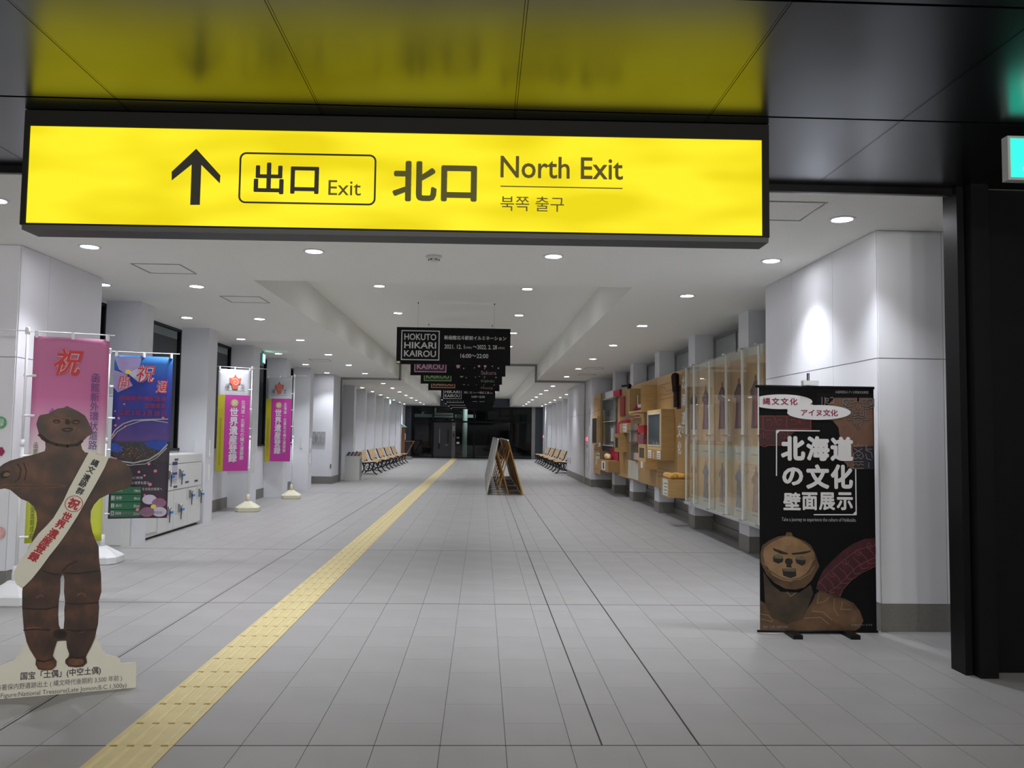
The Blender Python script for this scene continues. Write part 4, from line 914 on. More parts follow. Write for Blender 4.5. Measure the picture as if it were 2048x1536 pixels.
for ch, x0, x1, y0, y1 in (('の', 235, 352, 543, 645), ('文', 368, 498, 527, 665), ('化', 505, 630, 527, 665)): T(ch, x0, y0, x1, y1, wb, sc=s2, ox=1480, oy=740, off=.0035, bold=.045)
for ch, x0, x1 in (('壁', 240, 338), ('面', 345, 432), ('展', 440, 530), ('示', 538, 630)): T(ch, x0, 683, x1, 783, wb, sc=s2, ox=1480, oy=740, off=.0035, bold=.035)
for L2, tri in (([(203, 590), (203, 338), (443, 340)], [(203, 338), (222, 340), (205, 358)]), ([(645, 555), (648, 808), (413, 808)], [(648, 808), (628, 806), (646, 788)])):
    m = MB(); stroke(m, RF, pp(L2, s2, 1480, 740), .0085, .003, .0036); m.prism(pp(tri, s2, 1480, 740), RF, .003, .0037); m.build('title_bracket', wb, ps)
T('Take a journey to experience the culture of Hokkaido.', 232, 825, 648, 852, mat('light grey ink', (.35, .35, .36), .5, noise=0), sc=s2, ox=1480, oy=740, off=.0035, bold=.0)
# figurine photograph: shaded brown regions (flat print)
s3 = 270/1536.
def R3(pts): return clamp([uv(RF, 1500+x*s3, 1020+y*s3) for x, y in pts])
def clay(nm, c0, c1, sc=6):
    if nm in MATS: return MATS[nm]
    m_ = bpy.data.materials.new(nm); m_.use_nodes = True; nt = m_.node_tree; b = nt.nodes['Principled BSDF']; b.inputs['Roughness'].default_value = .45; MATS[nm] = m_
    tc = nt.nodes.new('ShaderNodeTexCoord'); nz = nt.nodes.new('ShaderNodeTexNoise'); nz.inputs['Scale'].default_value = sc; nz.inputs['Detail'].default_value = 4
    cr = nt.nodes.new('ShaderNodeValToRGB'); cr.color_ramp.elements[0].position = .35; cr.color_ramp.elements[1].position = .68; cr.color_ramp.elements[0].color = (*c0, 1); cr.color_ramp.elements[1].color = (*c1, 1)
    nt.links.new(tc.outputs['Object'], nz.inputs['Vector']); nt.links.new(nz.outputs['Fac'], cr.inputs[0]); nt.links.new(cr.outputs[0], b.inputs['Base Color']); return m_
c_hi = clay('tan clay print', (.16, .085, .035), (.30, .18, .085)); c_mid = clay('mid clay print', (.045, .023, .010), (.125, .066, .030)); c_lo = clay('shaded clay print', (.018, .012, .007), (.06, .038, .018))
maroon = clay('maroon lace print', (.030, .004, .008), (.058, .008, .013), 14)
flat(ps, RF, R3([(750, 900), (770, 820), (830, 690), (930, 580), (1060, 460), (1180, 380), (1300, 330), (1420, 320), (1430, 640), (1330, 670), (1230, 730), (1130, 820), (1060, 900), (1030, 990), (900, 960)]), maroon, .0003, .0008, 'lace_field')
m = MB()
lace = [[(770, 850), (850, 760), (960, 660), (1090, 550), (1230, 450), (1420, 400)], [(900, 930), (1000, 860), (1100, 760), (1220, 640), (1420, 540)], [(1020, 980), (1060, 900), (1150, 800), (1260, 720), (1425, 640)]]
for i in range(9):
    a_ = (760+i*78, 850-i*58-max(0, 3-i)*5); lace.append([(a_[0]+20, a_[1]-20), (a_[0]+90, a_[1]+40), (a_[0]+120, a_[1]+110), (a_[0]+200, a_[1]+100)])
for i, (cx, cy) in enumerate(((930, 720), (1080, 585), (1225, 475), (1360, 400))): lace.append([(cx+45*(1-k/12)*math.cos(k*.8), cy+45*(1-k/12)*math.sin(k*.8)) for k in range(11)])
for l_ in lace: stroke(m, RF, R3(l_), .0045, .0009, .0013)
m.build('lace_line', mat('dull maroon line', (.17, .045, .055), .5, noise=0), ps)
flat(ps, RF, R3([(118, 1380), (112, 1030), (180, 1070), (250, 1180), (420, 1250), (560, 1240), (650, 1130), (700, 1050), (740, 960), (790, 915), (880, 925), (960, 975), (1080, 1010), (1180, 1060), (1250, 1150), (1290, 1260), (1250, 1340), (1180, 1385)]), c_mid, .0009, .0013, 'figurine_shoulders')
flat(ps, RF, R3([(720, 1040), (790, 930), (870, 940), (950, 1000), (1080, 1030), (1170, 1090), (1220, 1180), (1200, 1270), (1080, 1330), (960, 1270), (800, 1180), (690, 1150)]), clay('lit shoulder print', (.075, .038, .018), (.16, .088, .042)), .0014, .0017, 'figurine_shoulder_light')
flat(ps, RF, R3([(150, 700), (250, 850), (350, 930), (560, 940), (690, 850), (720, 950), (660, 1100), (600, 1240), (420, 1300), (250, 1230), (170, 1060)]), c_lo, .0018, .0021, 'figurine_neck')
flat(ps, RF, R3([(400, 290), (415, 252), (470, 255), (485, 295), (540, 320), (620, 350), (690, 400), (735, 480), (760, 560), (790, 640), (760, 690), (700, 800), (620, 880), (520, 905), (400, 895), (280, 830), (190, 740), (150, 660), (120, 590), (118, 490), (140, 400), (220, 345), (320, 300)]), c_mid, .0022, .0025, 'figurine_head')
flat(ps, RF, R3([(405, 300), (470, 300), (560, 340), (650, 400), (710, 470), (720, 560), (690, 640), (640, 720), (560, 770), (450, 790), (340, 760), (230, 690), (170, 610), (150, 520), (160, 430), (240, 370), (320, 330)]), c_hi, .0026, .0029, 'figurine_face')
bk = mat('near black print', (.010, .009, .008), .5, noise=0); gy = mat('grey green print', (.10, .09, .055), .5, noise=.2, scale=40)
for p_ in ([(255, 430), (330, 455), (430, 490), (430, 505), (350, 500), (270, 460)], [(470, 490), (560, 480), (690, 460), (690, 475), (610, 500), (480, 510)]): flat(ps, RF, R3(p_), bk, .003, .0033, 'brow_print')
for p_ in ([(258, 530), (380, 550), (370, 590), (320, 610), (265, 585)], [(512, 560), (630, 565), (630, 610), (590, 635), (530, 605)]): flat(ps, RF, R3(p_), bk, .003, .0033, 'eye_hollow')
for p_ in ([(262, 515), (310, 500), (385, 530), (350, 555), (270, 545)], [(515, 535), (580, 520), (630, 545), (600, 572), (520, 560)]): flat(ps, RF, R3(p_), gy, .0034, .0037, 'eyelid_print')
flat(ps, RF, R3([(400, 560), (430, 545), (480, 560), (485, 600), (465, 625), (475, 655), (410, 650), (415, 620), (395, 595)]), bk, .003, .0033, 'nose_hollow')
flat(ps, RF, R3([(365, 665), (520, 665), (525, 750), (460, 775), (375, 745)]), bk, .003, .0033, 'mouth_hollow'); flat(ps, RF, R3([(372, 665), (518, 668), (510, 700), (380, 695)]), gy, .0034, .0037, 'lip_print')
m = MB()
for l_ in ([(150, 600), (220, 700), (330, 770), (450, 800), (570, 785), (680, 720), (730, 640)], [(175, 640), (260, 740), (380, 800), (480, 810)], [(160, 450), (150, 520), (200, 570), (250, 610)], [(720, 480), (730, 560), (650, 625)], [(400, 310), (470, 340), (430, 400)], [(700, 1150), (830, 1160), (930, 1250)], [(620, 1230), (800, 1220), (900, 1300)], [(960, 1010), (950, 1120), (1000, 1200)], [(780, 960), (760, 1060), (850, 1040), (900, 990)], [(1050, 1040), (1030, 1130), (1150, 1130)], [(120, 1180), (210, 1200), (260, 1260)], [(130, 1240), (250, 1270)], [(420, 930), (460, 985), (520, 940)]):
    stroke(m, RF, R3(l_), .0045, .003, .0034)
m.build('carved_line_print', mat('pale clay line', (.26, .18, .10), .5, noise=.1), ps)
T('国宝「土偶」函館市所蔵', 150, 1315, 430, 1342, mat('grey poster ink', (.25, .25, .24)), sc=s3, oy=1020, off=.0038); T('※写真はイメージです', 1145, 1295, 1390, 1318, mat('grey poster ink', (.25, .25, .24)), sc=s3, oy=1020, off=.0038)

# ================================================================== hanging black boards in the raised ceiling
M_board = mat('black hanging board', (.006, .006, .0075), .6, noise=.1, spec=.15)
def hang_board(y, kind, label, zt_=3.20):
    xl, xr, zb_b = -1.41, .45, zt_-.605
    Fm = frame((xl, y, zb_b), (1, 0, 0)); w_, h_ = xr-xl, .605
    t = thing('hanging_board', (xl+w_/2, y, zt_), label, 'hanging board', 'black boards hung in a row along the middle')
    MB().fbox(Fm, 0, 0, w_, h_, -.008, 0).build('board', M_board, t)
    for hx in (-1.07, .18):
        MB().tube([(hx, y+.004, zt_-.01), (hx, y+.004, CT)], .0015, 5).build('hanging_wire', M_frame, t); MB().tube([(hx, y, CT-.025), (hx, y, CT)], .008, 6).build('ceiling_hook', M_black, t)
    c = {'white': (.55, .55, .54), 'pink': (.55, .30, .42), 'green': (.22, .42, .14), 'amber': (.50, .28, .12)}[kind]
    mt = mat(kind+' board print', c, .6, noise=0); wt = mat('white board print', (.55, .55, .54))
    x0, x1, z0, z1 = .075, .70, .065, .555
    ring_between([(x0, z0), (x1, z0), (x1, z1), (x0, z1)], [(x0+.016, z0+.016), (x1-.016, z0+.016), (x1-.016, z1-.016), (x0+.016, z1-.016)], Fm, .0, .0015, 'box_outline', mt, t)
    if kind != 'white': MB().fbox(Fm, x0+.016, z0+.016, x1-.016, z1-.016, 0, .0008).build('tinted_field', mat(kind+' dark field', (c[0]*.06+.008, c[1]*.035+.006, c[2]*.06+.006), .6, noise=0), t)
    for k, s_ in enumerate(('HOKUTO', 'HIKARI', 'KAIROU')):
        top = z1-.055-.137*k; txt(t, Fm, s_, (x0+.05, top-.105, x1-.055, top), mt, bold=.018, off=.0025)
    if kind == 'white':
        txt(t, Fm, '新函館北斗駅前イルミネーション', (.775, .41, 1.79, .48), wt, bold=.02, off=.002)
        txt(t, Fm, '2021. 12. 1', (.78, .262, 1.11, .332), wt, bold=.012, off=.002); txt(t, Fm, '(WED)', (1.125, .262, 1.225, .300), wt, off=.002)
        txt(t, Fm, '～2022. 2. 28', (1.245, .262, 1.64, .332), wt, bold=.012, off=.002); txt(t, Fm, '(MON)', (1.66, .262, 1.765, .300), wt, off=.002)
        txt(t, Fm, '16:00～22:00', (1.045, .115, 1.50, .185), wt, bold=.012, off=.002)
        MB().fbox(Fm, .006, .012, .062, .045, 0, .002).build('clip_tag', M_cream, t)
    else:
        random.seed(len(label))
        for cx_, cy_, r in ((.93, .19, .038), (1.34, .20, .024), (1.46, .20, .026), (1.04, .15, .014), (1.25, .165, .012), (1.60, .20, .014), (1.72, .165, .017), (1.45, .15, .012)):
            if r > .02:
                m = MB()
                for q in range(5): m.prism(ell(cx_+r*.6*math.cos(q*2*PI/5+.3), cy_+r*.6*math.sin(q*2*PI/5+.3), r*.48, r*.48, 10), Fm, .001, .0018+.0001*q)
                m.build('flower_print', mt, t)
            else: flat(t, Fm, ell(cx_, cy_, r, r, 10), mat('grey dot print', (.30, .30, .30), .6, noise=0), .001, .0018, 'dot_print')
        if kind == 'green': flat(t, Fm, [(.86, .27), (1.06, .27), (1.0, .22), (.97, .17), (.92, .22)], mt, .001, .0018, 'bird_print')
        txt(t, Fm, {'pink': 'Sakura', 'green': 'Kijihiki', 'amber': 'Momiji'}[kind], (1.38, .035, 1.68, .11), mat('dim %s print' % kind, tuple(q*.6+.03 for q in c), .6, noise=0), off=.002)
KY = [(13.5, 'white', 'nearest black hanging board with white lettering and dates', 3.205), (16.2, 'pink', 'black hanging board with pink box lettering, second from near', 3.21), (18.9, 'green', 'black hanging board with green box lettering, third from near', 3.21), (21.6, 'amber', 'black hanging board with amber box lettering, fourth from near', 3.20), (28.4, 'white', 'black hanging board with white box just beyond the metal frame', 3.20), (31.4, 'white', 'black hanging board beyond the metal frame, second from the frame', 3.18), (34.3, 'white', 'black hanging board beyond the metal frame, third from the frame', 3.18), (37.2, 'white', 'black hanging board beyond the metal frame, farthest of all', 3.18)]
for y, k, lab, z in KY: hang_board(y, k, lab, z)

# ================================================================== left side furniture
def px4(x, y, X): p = at_x(x, y, X); return p.y, p.z
t = thing('tall_locker_cabinet', (-4.63, 10.85, 0), 'tall plain white cabinet just behind the blue banner', 'cabinet')
MB().box(-4.84, 10.55, .0, -4.44, 10.76, 1.9).build('body', M_whitem, t); MB().box(-4.82, 10.543, .04, -4.46, 10.55, 1.87).build('door', M_whitem, t); MB().box(-4.85, 10.54, 1.9, -4.43, 10.765, 1.915).build('top_cap', M_whitem, t)
XL = -4.44
M_seam = mat('grey seam', (.30, .30, .31), .6, noise=0)
lk = thing('coin_locker', (-4.63, 12.2, 0), 'low white coin locker bank with keys and blue tags under the left window', 'locker')
MB().box(-4.84, 11.0, .03, XL-.02, 11.62, 1.12).build('body', M_whitem, lk); MB().box(-4.85, 11.64, .03, XL-.02, 13.4, 1.12).build('body', M_whitem, lk)
MB().box(-4.85, 11.0, .0, XL-.05, 13.38, .03).build('plinth', M_gap, lk)
MB().box(XL-.02, 11.02, .09, XL, 11.60, .58).build('door', M_whitem, lk); MB().box(XL-.02, 11.02, .60, XL, 11.60, 1.08).build('door', M_whitem, lk)
ys = [11.66, 12.22, 12.81, 13.38]
for i in range(3):
    for z0, z1 in ((.05, .60), (.615, .98)): MB().box(XL-.02, ys[i]+.004, z0, XL, ys[i+1]-.004, z1).build('door', M_whitem, lk)
MB().box(XL-.02, 11.66, .99, XL, 13.38, 1.11).build('fascia', M_whitem, lk)
LF = frame((XL, 0, 0), (0, 1, 0)) if False else frame((XL, 0, 0), (0, -1, 0))
LF = Matrix(((0, 0, 1, XL), (1, 0, 0, 0), (0, 1, 0, 0), (0, 0, 0, 1)))      # u along +Y, v up, n towards the corridor
bluep = mat('blue key tag', (.02, .22, .62), .4, noise=0); lab_d = mat('dark number plate', (.07, .07, .12), .5, noise=0); steel = mat('polished steel', (.62, .62, .62), .25, 1., noise=0)
for (a, b_) in ((430, 560), (615, 530), (785, 880), (945, 860), (405, 1170), (600, 1120)):
    y_, z_1 = px4(290+a*.11717, 880+b_*.11717, XL)
    MB().lathe([(.028, 0), (.028, .02), (.02, .03)], (0, 0, 0), 12).build('lock', steel, lk, True)
    o = lk.children[-1]; o = COL.objects[-1]
    o.matrix_parent_inverse = lk.matrix_basis.inverted(); o.location = (XL, y_, z_1); o.rotation_euler.y = PI/2
    MB().box(XL, y_-.09, z_1-.09, XL+.014, y_-.03, z_1+.03).build('coin_return', M_frame, lk)
    MB().box(XL+.015, y_-.006, z_1-.20, XL+.022, y_+.010, z_1).build('key_strap', M_gap, lk)
    MB().box(XL+.012, y_+.0, z_1-.075, XL+.03, y_+.11, z_1-.045).build('blue_key_tag', bluep, lk)
    MB().box(XL, y_-.2, z_1-.12, XL+.001, y_-.11, z_1+.06).build('price_label', mat('pale sticker', (.60, .60, .62), .5, noise=0), lk)
for (a, b_) in ((355, 350), (535, 333), (715, 717), (872, 695), (333, 832), (518, 798)):
    y_, z_1 = px4(290+a*.11717, 880+b_*.11717, XL); MB().box(XL, y_-.07, z_1-.014, XL+.004, y_+.07, z_1+.014).build('number_plate', lab_d, lk)
for x0, x1, y0, y1 in ((320, 385, 385, 745), (462, 545, 370, 730)):
    a = px4(290+x0*.11717, 880+(y0+y1)/2*.11717, XL); c = px4(290+x1*.11717, 880+(y0+y1)/2*.11717, XL); zt_1 = px4(290+(x0+x1)/2*.11717, 880+y0*.11717, XL)[1]; zb_1 = px4(290+(x0+x1)/2*.11717, 880+y1*.11717, XL)[1]
    MB().box(XL, a[0], zb_1, XL+.003, c[0], zt_1).build('notice_sheet', mat('lilac notice sheet', (.48, .47, .56), .6, noise=0), lk)
    navyb = mat('navy notice band', (.05, .05, .16), .6, noise=0)
    MB().box(XL+.003, a[0], zt_1-.05, XL+.004, c[0], zt_1-.0).build('notice_band', navyb, lk); MB().box(XL+.003, a[0], zt_1-.19, XL+.004, c[0], zt_1-.155).build('notice_band', navyb, lk)
    m = MB(); m.box(XL+.003, a[0]+.01, zb_1+.04, XL+.0036, c[0]-.01, zb_1+.043)
    m.build('notice_rule', navyb, lk)
# control panel plates on the wall jut, and a switch
for k, (x0, x1) in enumerate(((624.5, 632), (633.5, 641.5), (642.5, 651))):
    a = at_y(x0, 885, 23.84); c = at_y(x1, 863, 23.84); z0, z1 = 1.17, 1.48
    t = tag(MB().box(a.x, 23.80, z0, c.x, 23.842, z1).build('control_panel_box', mat('grey plastic plate', (.38, .39, .40), .5, noise=0)), '%s grey control box on the white wall before the metal frame' % ('left', 'middle', 'right')[k], 'control box', 'grey control boxes')
    m = MB()
    MB().box(a.x+.03, 23.797, z0+.15, c.x-.03, 23.80, z0+.24).build('cover', mat('pale plate', (.46, .47, .48), .5, noise=0), t)
a = at_y(669.5, 932, 23.84); tag(MB().box(-4.30, 23.835, .44, -4.27, 23.842, .56).build('wall_socket', mat('dark grey plastic plate', (.08, .08, .09))), 'small dark socket low on the white wall left of frame', 'wall socket')
# brochure cabinet by the frame
t = thing('brochure_cabinet', (-3.95, 25.75, 0), 'small white brochure cabinet with sloped top at the left of the frame', 'cabinet')
Fb = Matrix(((0, 0, 1, -4.16), (1, 0, 0, 25.50), (0, 1, 0, 0), (0, 0, 0, 1)))
MB().prism([(0, 0), (.5, 0), (.5, .86), (.0, .74)], Fb, 0, .45).build('body', mat('cream white metal', (.60, .60, .57), .5, noise=0), t)
for k in range(3): MB().box(-3.709, 25.53+.16*k, .1, -3.704, 25.53+.16*k+.12, .68).build('side_slot', mat('grey slot', (.40, .40, .39), .5, noise=0), t)
for k in range(4):
    xx = -4.12+.11*k; MB().prism([(.05, .756), (.45, .852), (.45, .866), (.05, .770)], Fb, xx+4.16, xx+4.16+.07).build('brochure', mat(('navy brochure', 'navy brochure', 'wine brochure', 'brown brochure')[k], ((.02, .03, .14), (.03, .04, .16), (.20, .03, .04), (.10, .06, .03))[k], .5, noise=0), t)

# ================================================================== benches with cast iron ends and wooden slats
def make_bench():
    t = empty('bench')
    Fs = lambda x: Matrix(((0, 0, 1, x), (1, 0, 0, 0), (0, 1, 0, 0), (0, 0, 0, 1)))   # u = depth (front is negative), v up
    back = [(.02, .40), (.06, .43), (.115, .50), (.15, .60), (.19, .70), (.235, .79), (.225, .815)]
    seat = [(-.46, .385), (-.44, .42), (-.38, .435), (-.28, .425), (-.16, .405), (-.06, .395), (.02, .40)]
    for x in (-.72, .72):
        e = MB()
        for pth, r in ((seat+back[1:], .016), ([(-.40, .42), (-.36, .33), (-.32, .22), (-.36, .11), (-.44, .03), (-.50, .012)], .018), ([(.03, .40), (-.02, .30), (-.03, .18), (.04, .07), (.14, .012)], .018),
                       ([(-.33, .20), (-.24, .13), (-.14, .12), (-.04, .17)], .012), ([(-.20, .28), (-.15, .31), (-.10, .28), (-.11, .22), (-.16, .21), (-.19, .24), (-.17, .27)], .010), ([(-.34, .28), (-.26, .34), (-.20, .40)], .010), ([(-.03, .28), (-.08, .35), (-.12, .40)], .010), ([(-.46, .385), (-.50, .36), (-.47, .34)], .014)):
            e.tube([Vector((x, u, v)) for u, v in pth], r*1.35, 6)
        e.build('iron_end', M_iron, t)
    for k in range(6):
        u = -.43+.082*k; v = .448-.0065*k if k else .435
        MB().box(-.74, u-.033, v, .74, u+.033, v+.02).build('seat_slat', M_slat, t)
    for k in range(5):
        a = (k+.7)/5.2; u = .055+.15*a+.02*a*a; v = .48+.33*a
        n_ = Vector((0, -.90, .42)).normalized(); q = Vector((0, .42, .90)).normalized(); c_ = Vector((0, u-.02, v))
        m = MB(); vs = [c_+Vector((sx*.74, 0, 0))+q*sq*.030+n_*sn*.010 for sn in (-1, 1) for sx, sq in ((-1, -1), (1, -1), (1, 1), (-1, 1))]
        m.add(vs, [(0, 3, 2, 1), (4, 5, 6, 7), (0, 1, 5, 4), (1, 2, 6, 5), (2, 3, 7, 6), (3, 0, 4, 7)]).build('back_slat', M_slat, t)
    MB().tube([(-.72, -.14, .12), (.72, -.14, .12)], .010, 6).build('cross_rod', M_iron, t)
    return t
b0 = make_bench()
sel = [('nearest', 0), ('second', 1), ('third', 2), ('fourth', 3), ('farthest', 4)]
for side in (0, 1):
    for nm, k in sel:
        o = b0 if (side == 0 and k == 0) else copytree(b0)
        if side == 0: o.location = (-4.13, 30.0+2.68*k, 0); o.rotation_euler.z = PI/2
        else: o.location = (3.33, 32.4+2.72*k, 0); o.rotation_euler.z = -PI/2
        tag(o, '%s black iron bench with pale wood slats in the %s row' % (nm, 'left' if side == 0 else 'right'), 'bench', 'slatted benches along the %s wall' % ('left' if side == 0 else 'right'))

# ================================================================== wooden direction kiosk at the far left
t = thing('wooden_kiosk', (-4.45, 47, 0), 'wooden post stand with pale green little roof by the far left wall', 'kiosk')
wd = mat('brown kiosk wood', (.28, .13, .05), .5, noise=.12, scale=8)
kx = -4.42
MB().box(kx-.10, 46.9, .0, kx+.09, 47.1, 1.78).build('post', wd, t); MB().box(-4.95, 46.92, 0, -4.72, 47.08, 1.78).build('post', mat('dark red brown wood', (.13, .04, .03), .5, noise=.1), t)
MB().prism([(-.75, 1.80), (.18, 1.80), (-.28, 2.10)], frame((kx, 47.3, 0), (1, 0, 0)), 0, .6).build('roof', mat('pale green roof', (.50, .72, .60), .5, noise=.03), t)
MB().box(-4.72, 46.86, 1.0, -4.53, 46.9, 1.45).build('notice', M_white, t); MB().box(kx+.1, 46.9, 1.1, kx+.14, 46.93, 1.45).build('notice', M_white, t)
MB().box(kx+.0, 46.95, .98, -3.78, 47.05, 1.03).build('shelf_arm', wd, t); MB().prism([(.09, .10), (.16, .10), (.62, .98), (.55, .98)], frame((kx, 47.0, 0), (1, 0, 0)), -.03, .03).build('brace', wd, t)
MB().box(kx-.1, 46.6, 0, kx+.5, 47.3, .14).build('stone_base', mat('mossy stone', (.22, .22, .17), .8, noise=.2), t)

# ================================================================== A-frame boards standing in two leaning rows
M_bd = mat('brushed aluminium board', (.42, .42, .40), .4, .5, noise=.08, scale=14, stretch=(1, 1, 12)); M_brn = mat('orange brown board back', (.36, .19, .06), .5, noise=.15, scale=9)
wire_c = mat('copper fairy light wire', (.80, .50, .36), .4, noise=.2, scale=60); wire_y = mat('yellow fairy light wire', (.75, .68, .05), .4, noise=.1)
def aframe(y0, s, lab, wire=False):
    xb, xt_, xr = (.135, .40, .675) if s < 0 else (1.03, .655, .41)
    zt1 = 1.33; L = 1.75
    t = thing('a_frame_stand', (xb, y0, 0), lab, 'stand', 'leaning A-frame stands in the middle of the floor')
    d = Vector((xt_-xb, 0, zt1)).normalized(); Fm = frame((xb, y0 if s > 0 else y0+L, 0), (0, 1 if s > 0 else -1, 0), d)
    MB().fbox(Fm, 0.02, .03, L-.02, zt1*1.02, -.016, -.003).build('board', M_bd if s < 0 else M_brn, t)
    for u in (.0, L-.03): MB().fbox(Fm, u, 0, u+.03, zt1*1.03, -.022, .008).build('edge_rail', M_bd if s < 0 else M_orange, t)
    MB().fbox(Fm, .0, zt1*1.02, L, zt1*1.05, -.022, .008).build('top_rail', steel, t)
    q = Vector((xt_, 0, zt1*.9)); 
    for yy in (y0+.03, y0+L-.05):
        MB().tube([(xt_+(xb-xt_)*.12, yy, zt1*.86), (xr, yy, .012)], .013, 6).build('rear_leg', M_orange, t)
    for f_ in (.25, .72): z = f_*zt1*.86; xx = xr+(xt_-xr)*f_; MB().tube([(xx, y0+.03, z), (xx, y0+L-.05, z)], .010, 6).build('crossbar', M_orange, t)
    MB().tube([(xb+.02*s*-1, y0+.02, .012), (xr, y0+.04, .012)], .008, 6).build('floor_bar', mat('grey floor bar', (.25, .23, .2), .5), t); MB().tube([(xb, y0+.02+L*.5, .012), (xr, y0+.04+L*.5, .012)], .008, 6).build('floor_bar', mat('grey floor bar', (.25, .23, .2)), t)
    if wire:
        pts = []
        for i in range(90): v = .22+i*.0042 if s < 0 else .03+i*.0035; a_ = i*.9; c_ = Fm @ Vector((.03 if s > 0 else L-.03, v, .012)); pts.append(c_+Vector((.022*math.cos(a_), .03*math.sin(a_), 0)))
        MB().tube(pts, .0035, 4).build('fairy_light_wire', wire_c if s < 0 else wire_y, t)
for k in range(5):
    aframe(20.15+1.85*k, -1, ('nearest', 'second', 'third', 'fourth', 'farthest')[k]+' grey board A-frame stand of the left leaning row', k == 0)
    aframe(20.18+1.85*k, 1, ('nearest', 'second', 'third', 'fourth', 'farthest')[k]+' brown A-frame stand of the right leaning row', k == 0)

# ================================================================== fire alarm columns
def alarm(x, y, label, s=1.):
    t = thing('fire_alarm_box', (x, y, 1.2), label, 'fire alarm')
    MB().box(x-.02, y-.14, .55, x, y+.14, 1.50).build('cabinet', M_whitem, t)
    rd = mat('lit red alarm lamp', (1., .06, .10), .3, noise=0, emit=2.2)
    m = MB().lathe([(.06, 0), (.055, .02), (.03, .045)], (0, 0, 0), 16).build('red_lamp', rd, t, True); m.matrix_parent_inverse = t.matrix_basis.inverted(); m.location = (x-.02, y, 1.36); m.rotation_euler.y = -PI/2
    m = MB().lathe([(.05, 0), (.05, .012)], (0, 0, 0), 14).build('push_button', mat('dark red button', (.25, .02, .03), .4, noise=0), t); m.matrix_parent_inverse = t.matrix_basis.inverted(); m.location = (x-.02, y, 1.16); m.rotation_euler.y = -PI/2
    MB().box(x-.024, y-.06, .80, x-.02, y+.06, 1.0).build('instruction_plate', mat('grey plate', (.45, .46, .47), .5, noise=0), t)
alarm(3.14, 24.35, 'white fire alarm cabinet with glowing red lamp right of the frame')
alarm(3.64, 48.4, 'distant fire alarm with red lamp at the far right end')
MB().box(3.14, 24.0, 1.75, 3.15, 24.03, 2.25).build('thin_label', M_frame); o = COL.objects[-1]; tag(o, 'thin vertical grey strip high on the wall above the alarm', 'strip')

# ================================================================== wooden exhibit wall on the right
XW = 3.36
E1 = thing('wooden_exhibit_wall', (XW, 16.7, .5), 'long oak plywood exhibition wall with carved lines and white brush title', 'exhibition wall')
yb = [13.39, 14.34, 15.8, 17.3, 18.9, 20.4]
for a, b_ in zip(yb, yb[1:]): MB().box(XW, a+.003, .50, XW+.05, b_-.003, 2.60).build('plywood_panel', M_ply, E1)
for y in (13.7, 16.1, 18.8): MB().box(XW+.05, y, 1.2, 3.435, y+.08, 1.4).build('wall_bracket', M_frame, E1)
EF = Matrix(((0, 0, -1, XW), (1, 0, 0, 0), (0, 1, 0, 0), (0, 0, 0, 1)))        # u = +Y, v = up, n = -X (towards corridor); mirrored print avoided below
EF = Matrix(((0, 0, -1, XW), (-1, 0, 0, 0), (0, 1, 0, 0), (0, 0, 0, 1)))       # u runs towards the camera: letters read correctly
def eu(x, y, X=XW): p = at_x(x, y, X); return (-p.y, p.z)
wtl = mat('white brush letters', (.80, .80, .80), .5, noise=0)
for ch, (x0, y0, x1, y1) in zip('北海道の文化', ((497, 155, 533, 280), (497, 320, 535, 450), (497, 492, 535, 620), (497, 635, 524, 705), (455, 605, 500, 745), (460, 780, 498, 905))):
    s_ = .20833; a = eu(1260+x0*s_, 720+y0*s_); b_ = eu(1260+x1*s_, 720+y1*s_)
    q = eu(1260+(x0+x1)/2*s_, 720+y0*s_)[1]; q2 = eu(1260+(x0+x1)/2*s_, 720+y1*s_)[1]
    txt(E1, EF, ch, (a[0], q2, b_[0], q), wtl, bold=.022, shear=.2, off=.004, name='brush_title')
# carved contour lines
def eline(lst, wd, nm='carved_line'):
    m = MB()
    for L2 in lst: stroke(m, EF, [eu(1260+x*.20833, 720+y*.20833) for x, y in L2], wd, .0005, .0022)
    m.build(nm, M_groove, E1)
eline([[(285, 245), (420, 210)], [(290, 262), (330, 262), (350, 300), (420, 285)], [(290, 330), (340, 335), (420, 310)], [(285, 385), (330, 375), (425, 352)], [(270, 1040), (380, 1060)], [(270, 1075), (360, 1090)], [(270, 1110), (340, 1130), (300, 1160)]], .008)
# boxes projecting from the wall: (x_wall, x_front_near, x_front_far, y_top, y_bottom)
def wbox(xw, xf, xff, yt, yb_):
    Y = at_x(xw, 900, XW).y; f = at_y(xf, yt, Y); g = at_y(xf, yb_, Y); h = at_x(xff, 880, f.x); return f.x, Y, h.y, g.z, f.z
def solidbox(nm, lab, cat, dims, mt=None):
    xf, y0, y1, z0, z1 = dims
    t = thing(nm, (XW, (y0+y1)/2, z0), lab, cat); mt = mt or M_ply
    MB().box(xf+.012, y0, z0, XW-.001, y1, z1).build('body', mt, t); return t
def frontframe(t, dims, bw, mt, n=.012):
    xf, y0, y1, z0, z1 = dims
    m = MB(); m.box(xf, y0, z0, xf+n, y0+bw, z1); m.box(xf, y1-bw, z0, xf+n, y1, z1); m.box(xf, y0+bw, z1-bw, xf+n, y1-bw, z1); m.box(xf, y0+bw, z0, xf+n, y1-bw, z0+bw*1.0); return m.build('front_frame', mt, t)
M_scr = mat('dark blue grey screen glass', (.06, .075, .085), .12, noise=.05)
dm = wbox(1348.5, 1322, 1294.4, 817.9, 921)
t = solidbox('monitor_cabinet', 'large plywood cabinet with a grey screen, biggest box on exhibit wall', 'cabinet', dm)
xf, y0, y1, z0, z1 = dm; zs = z0+.20
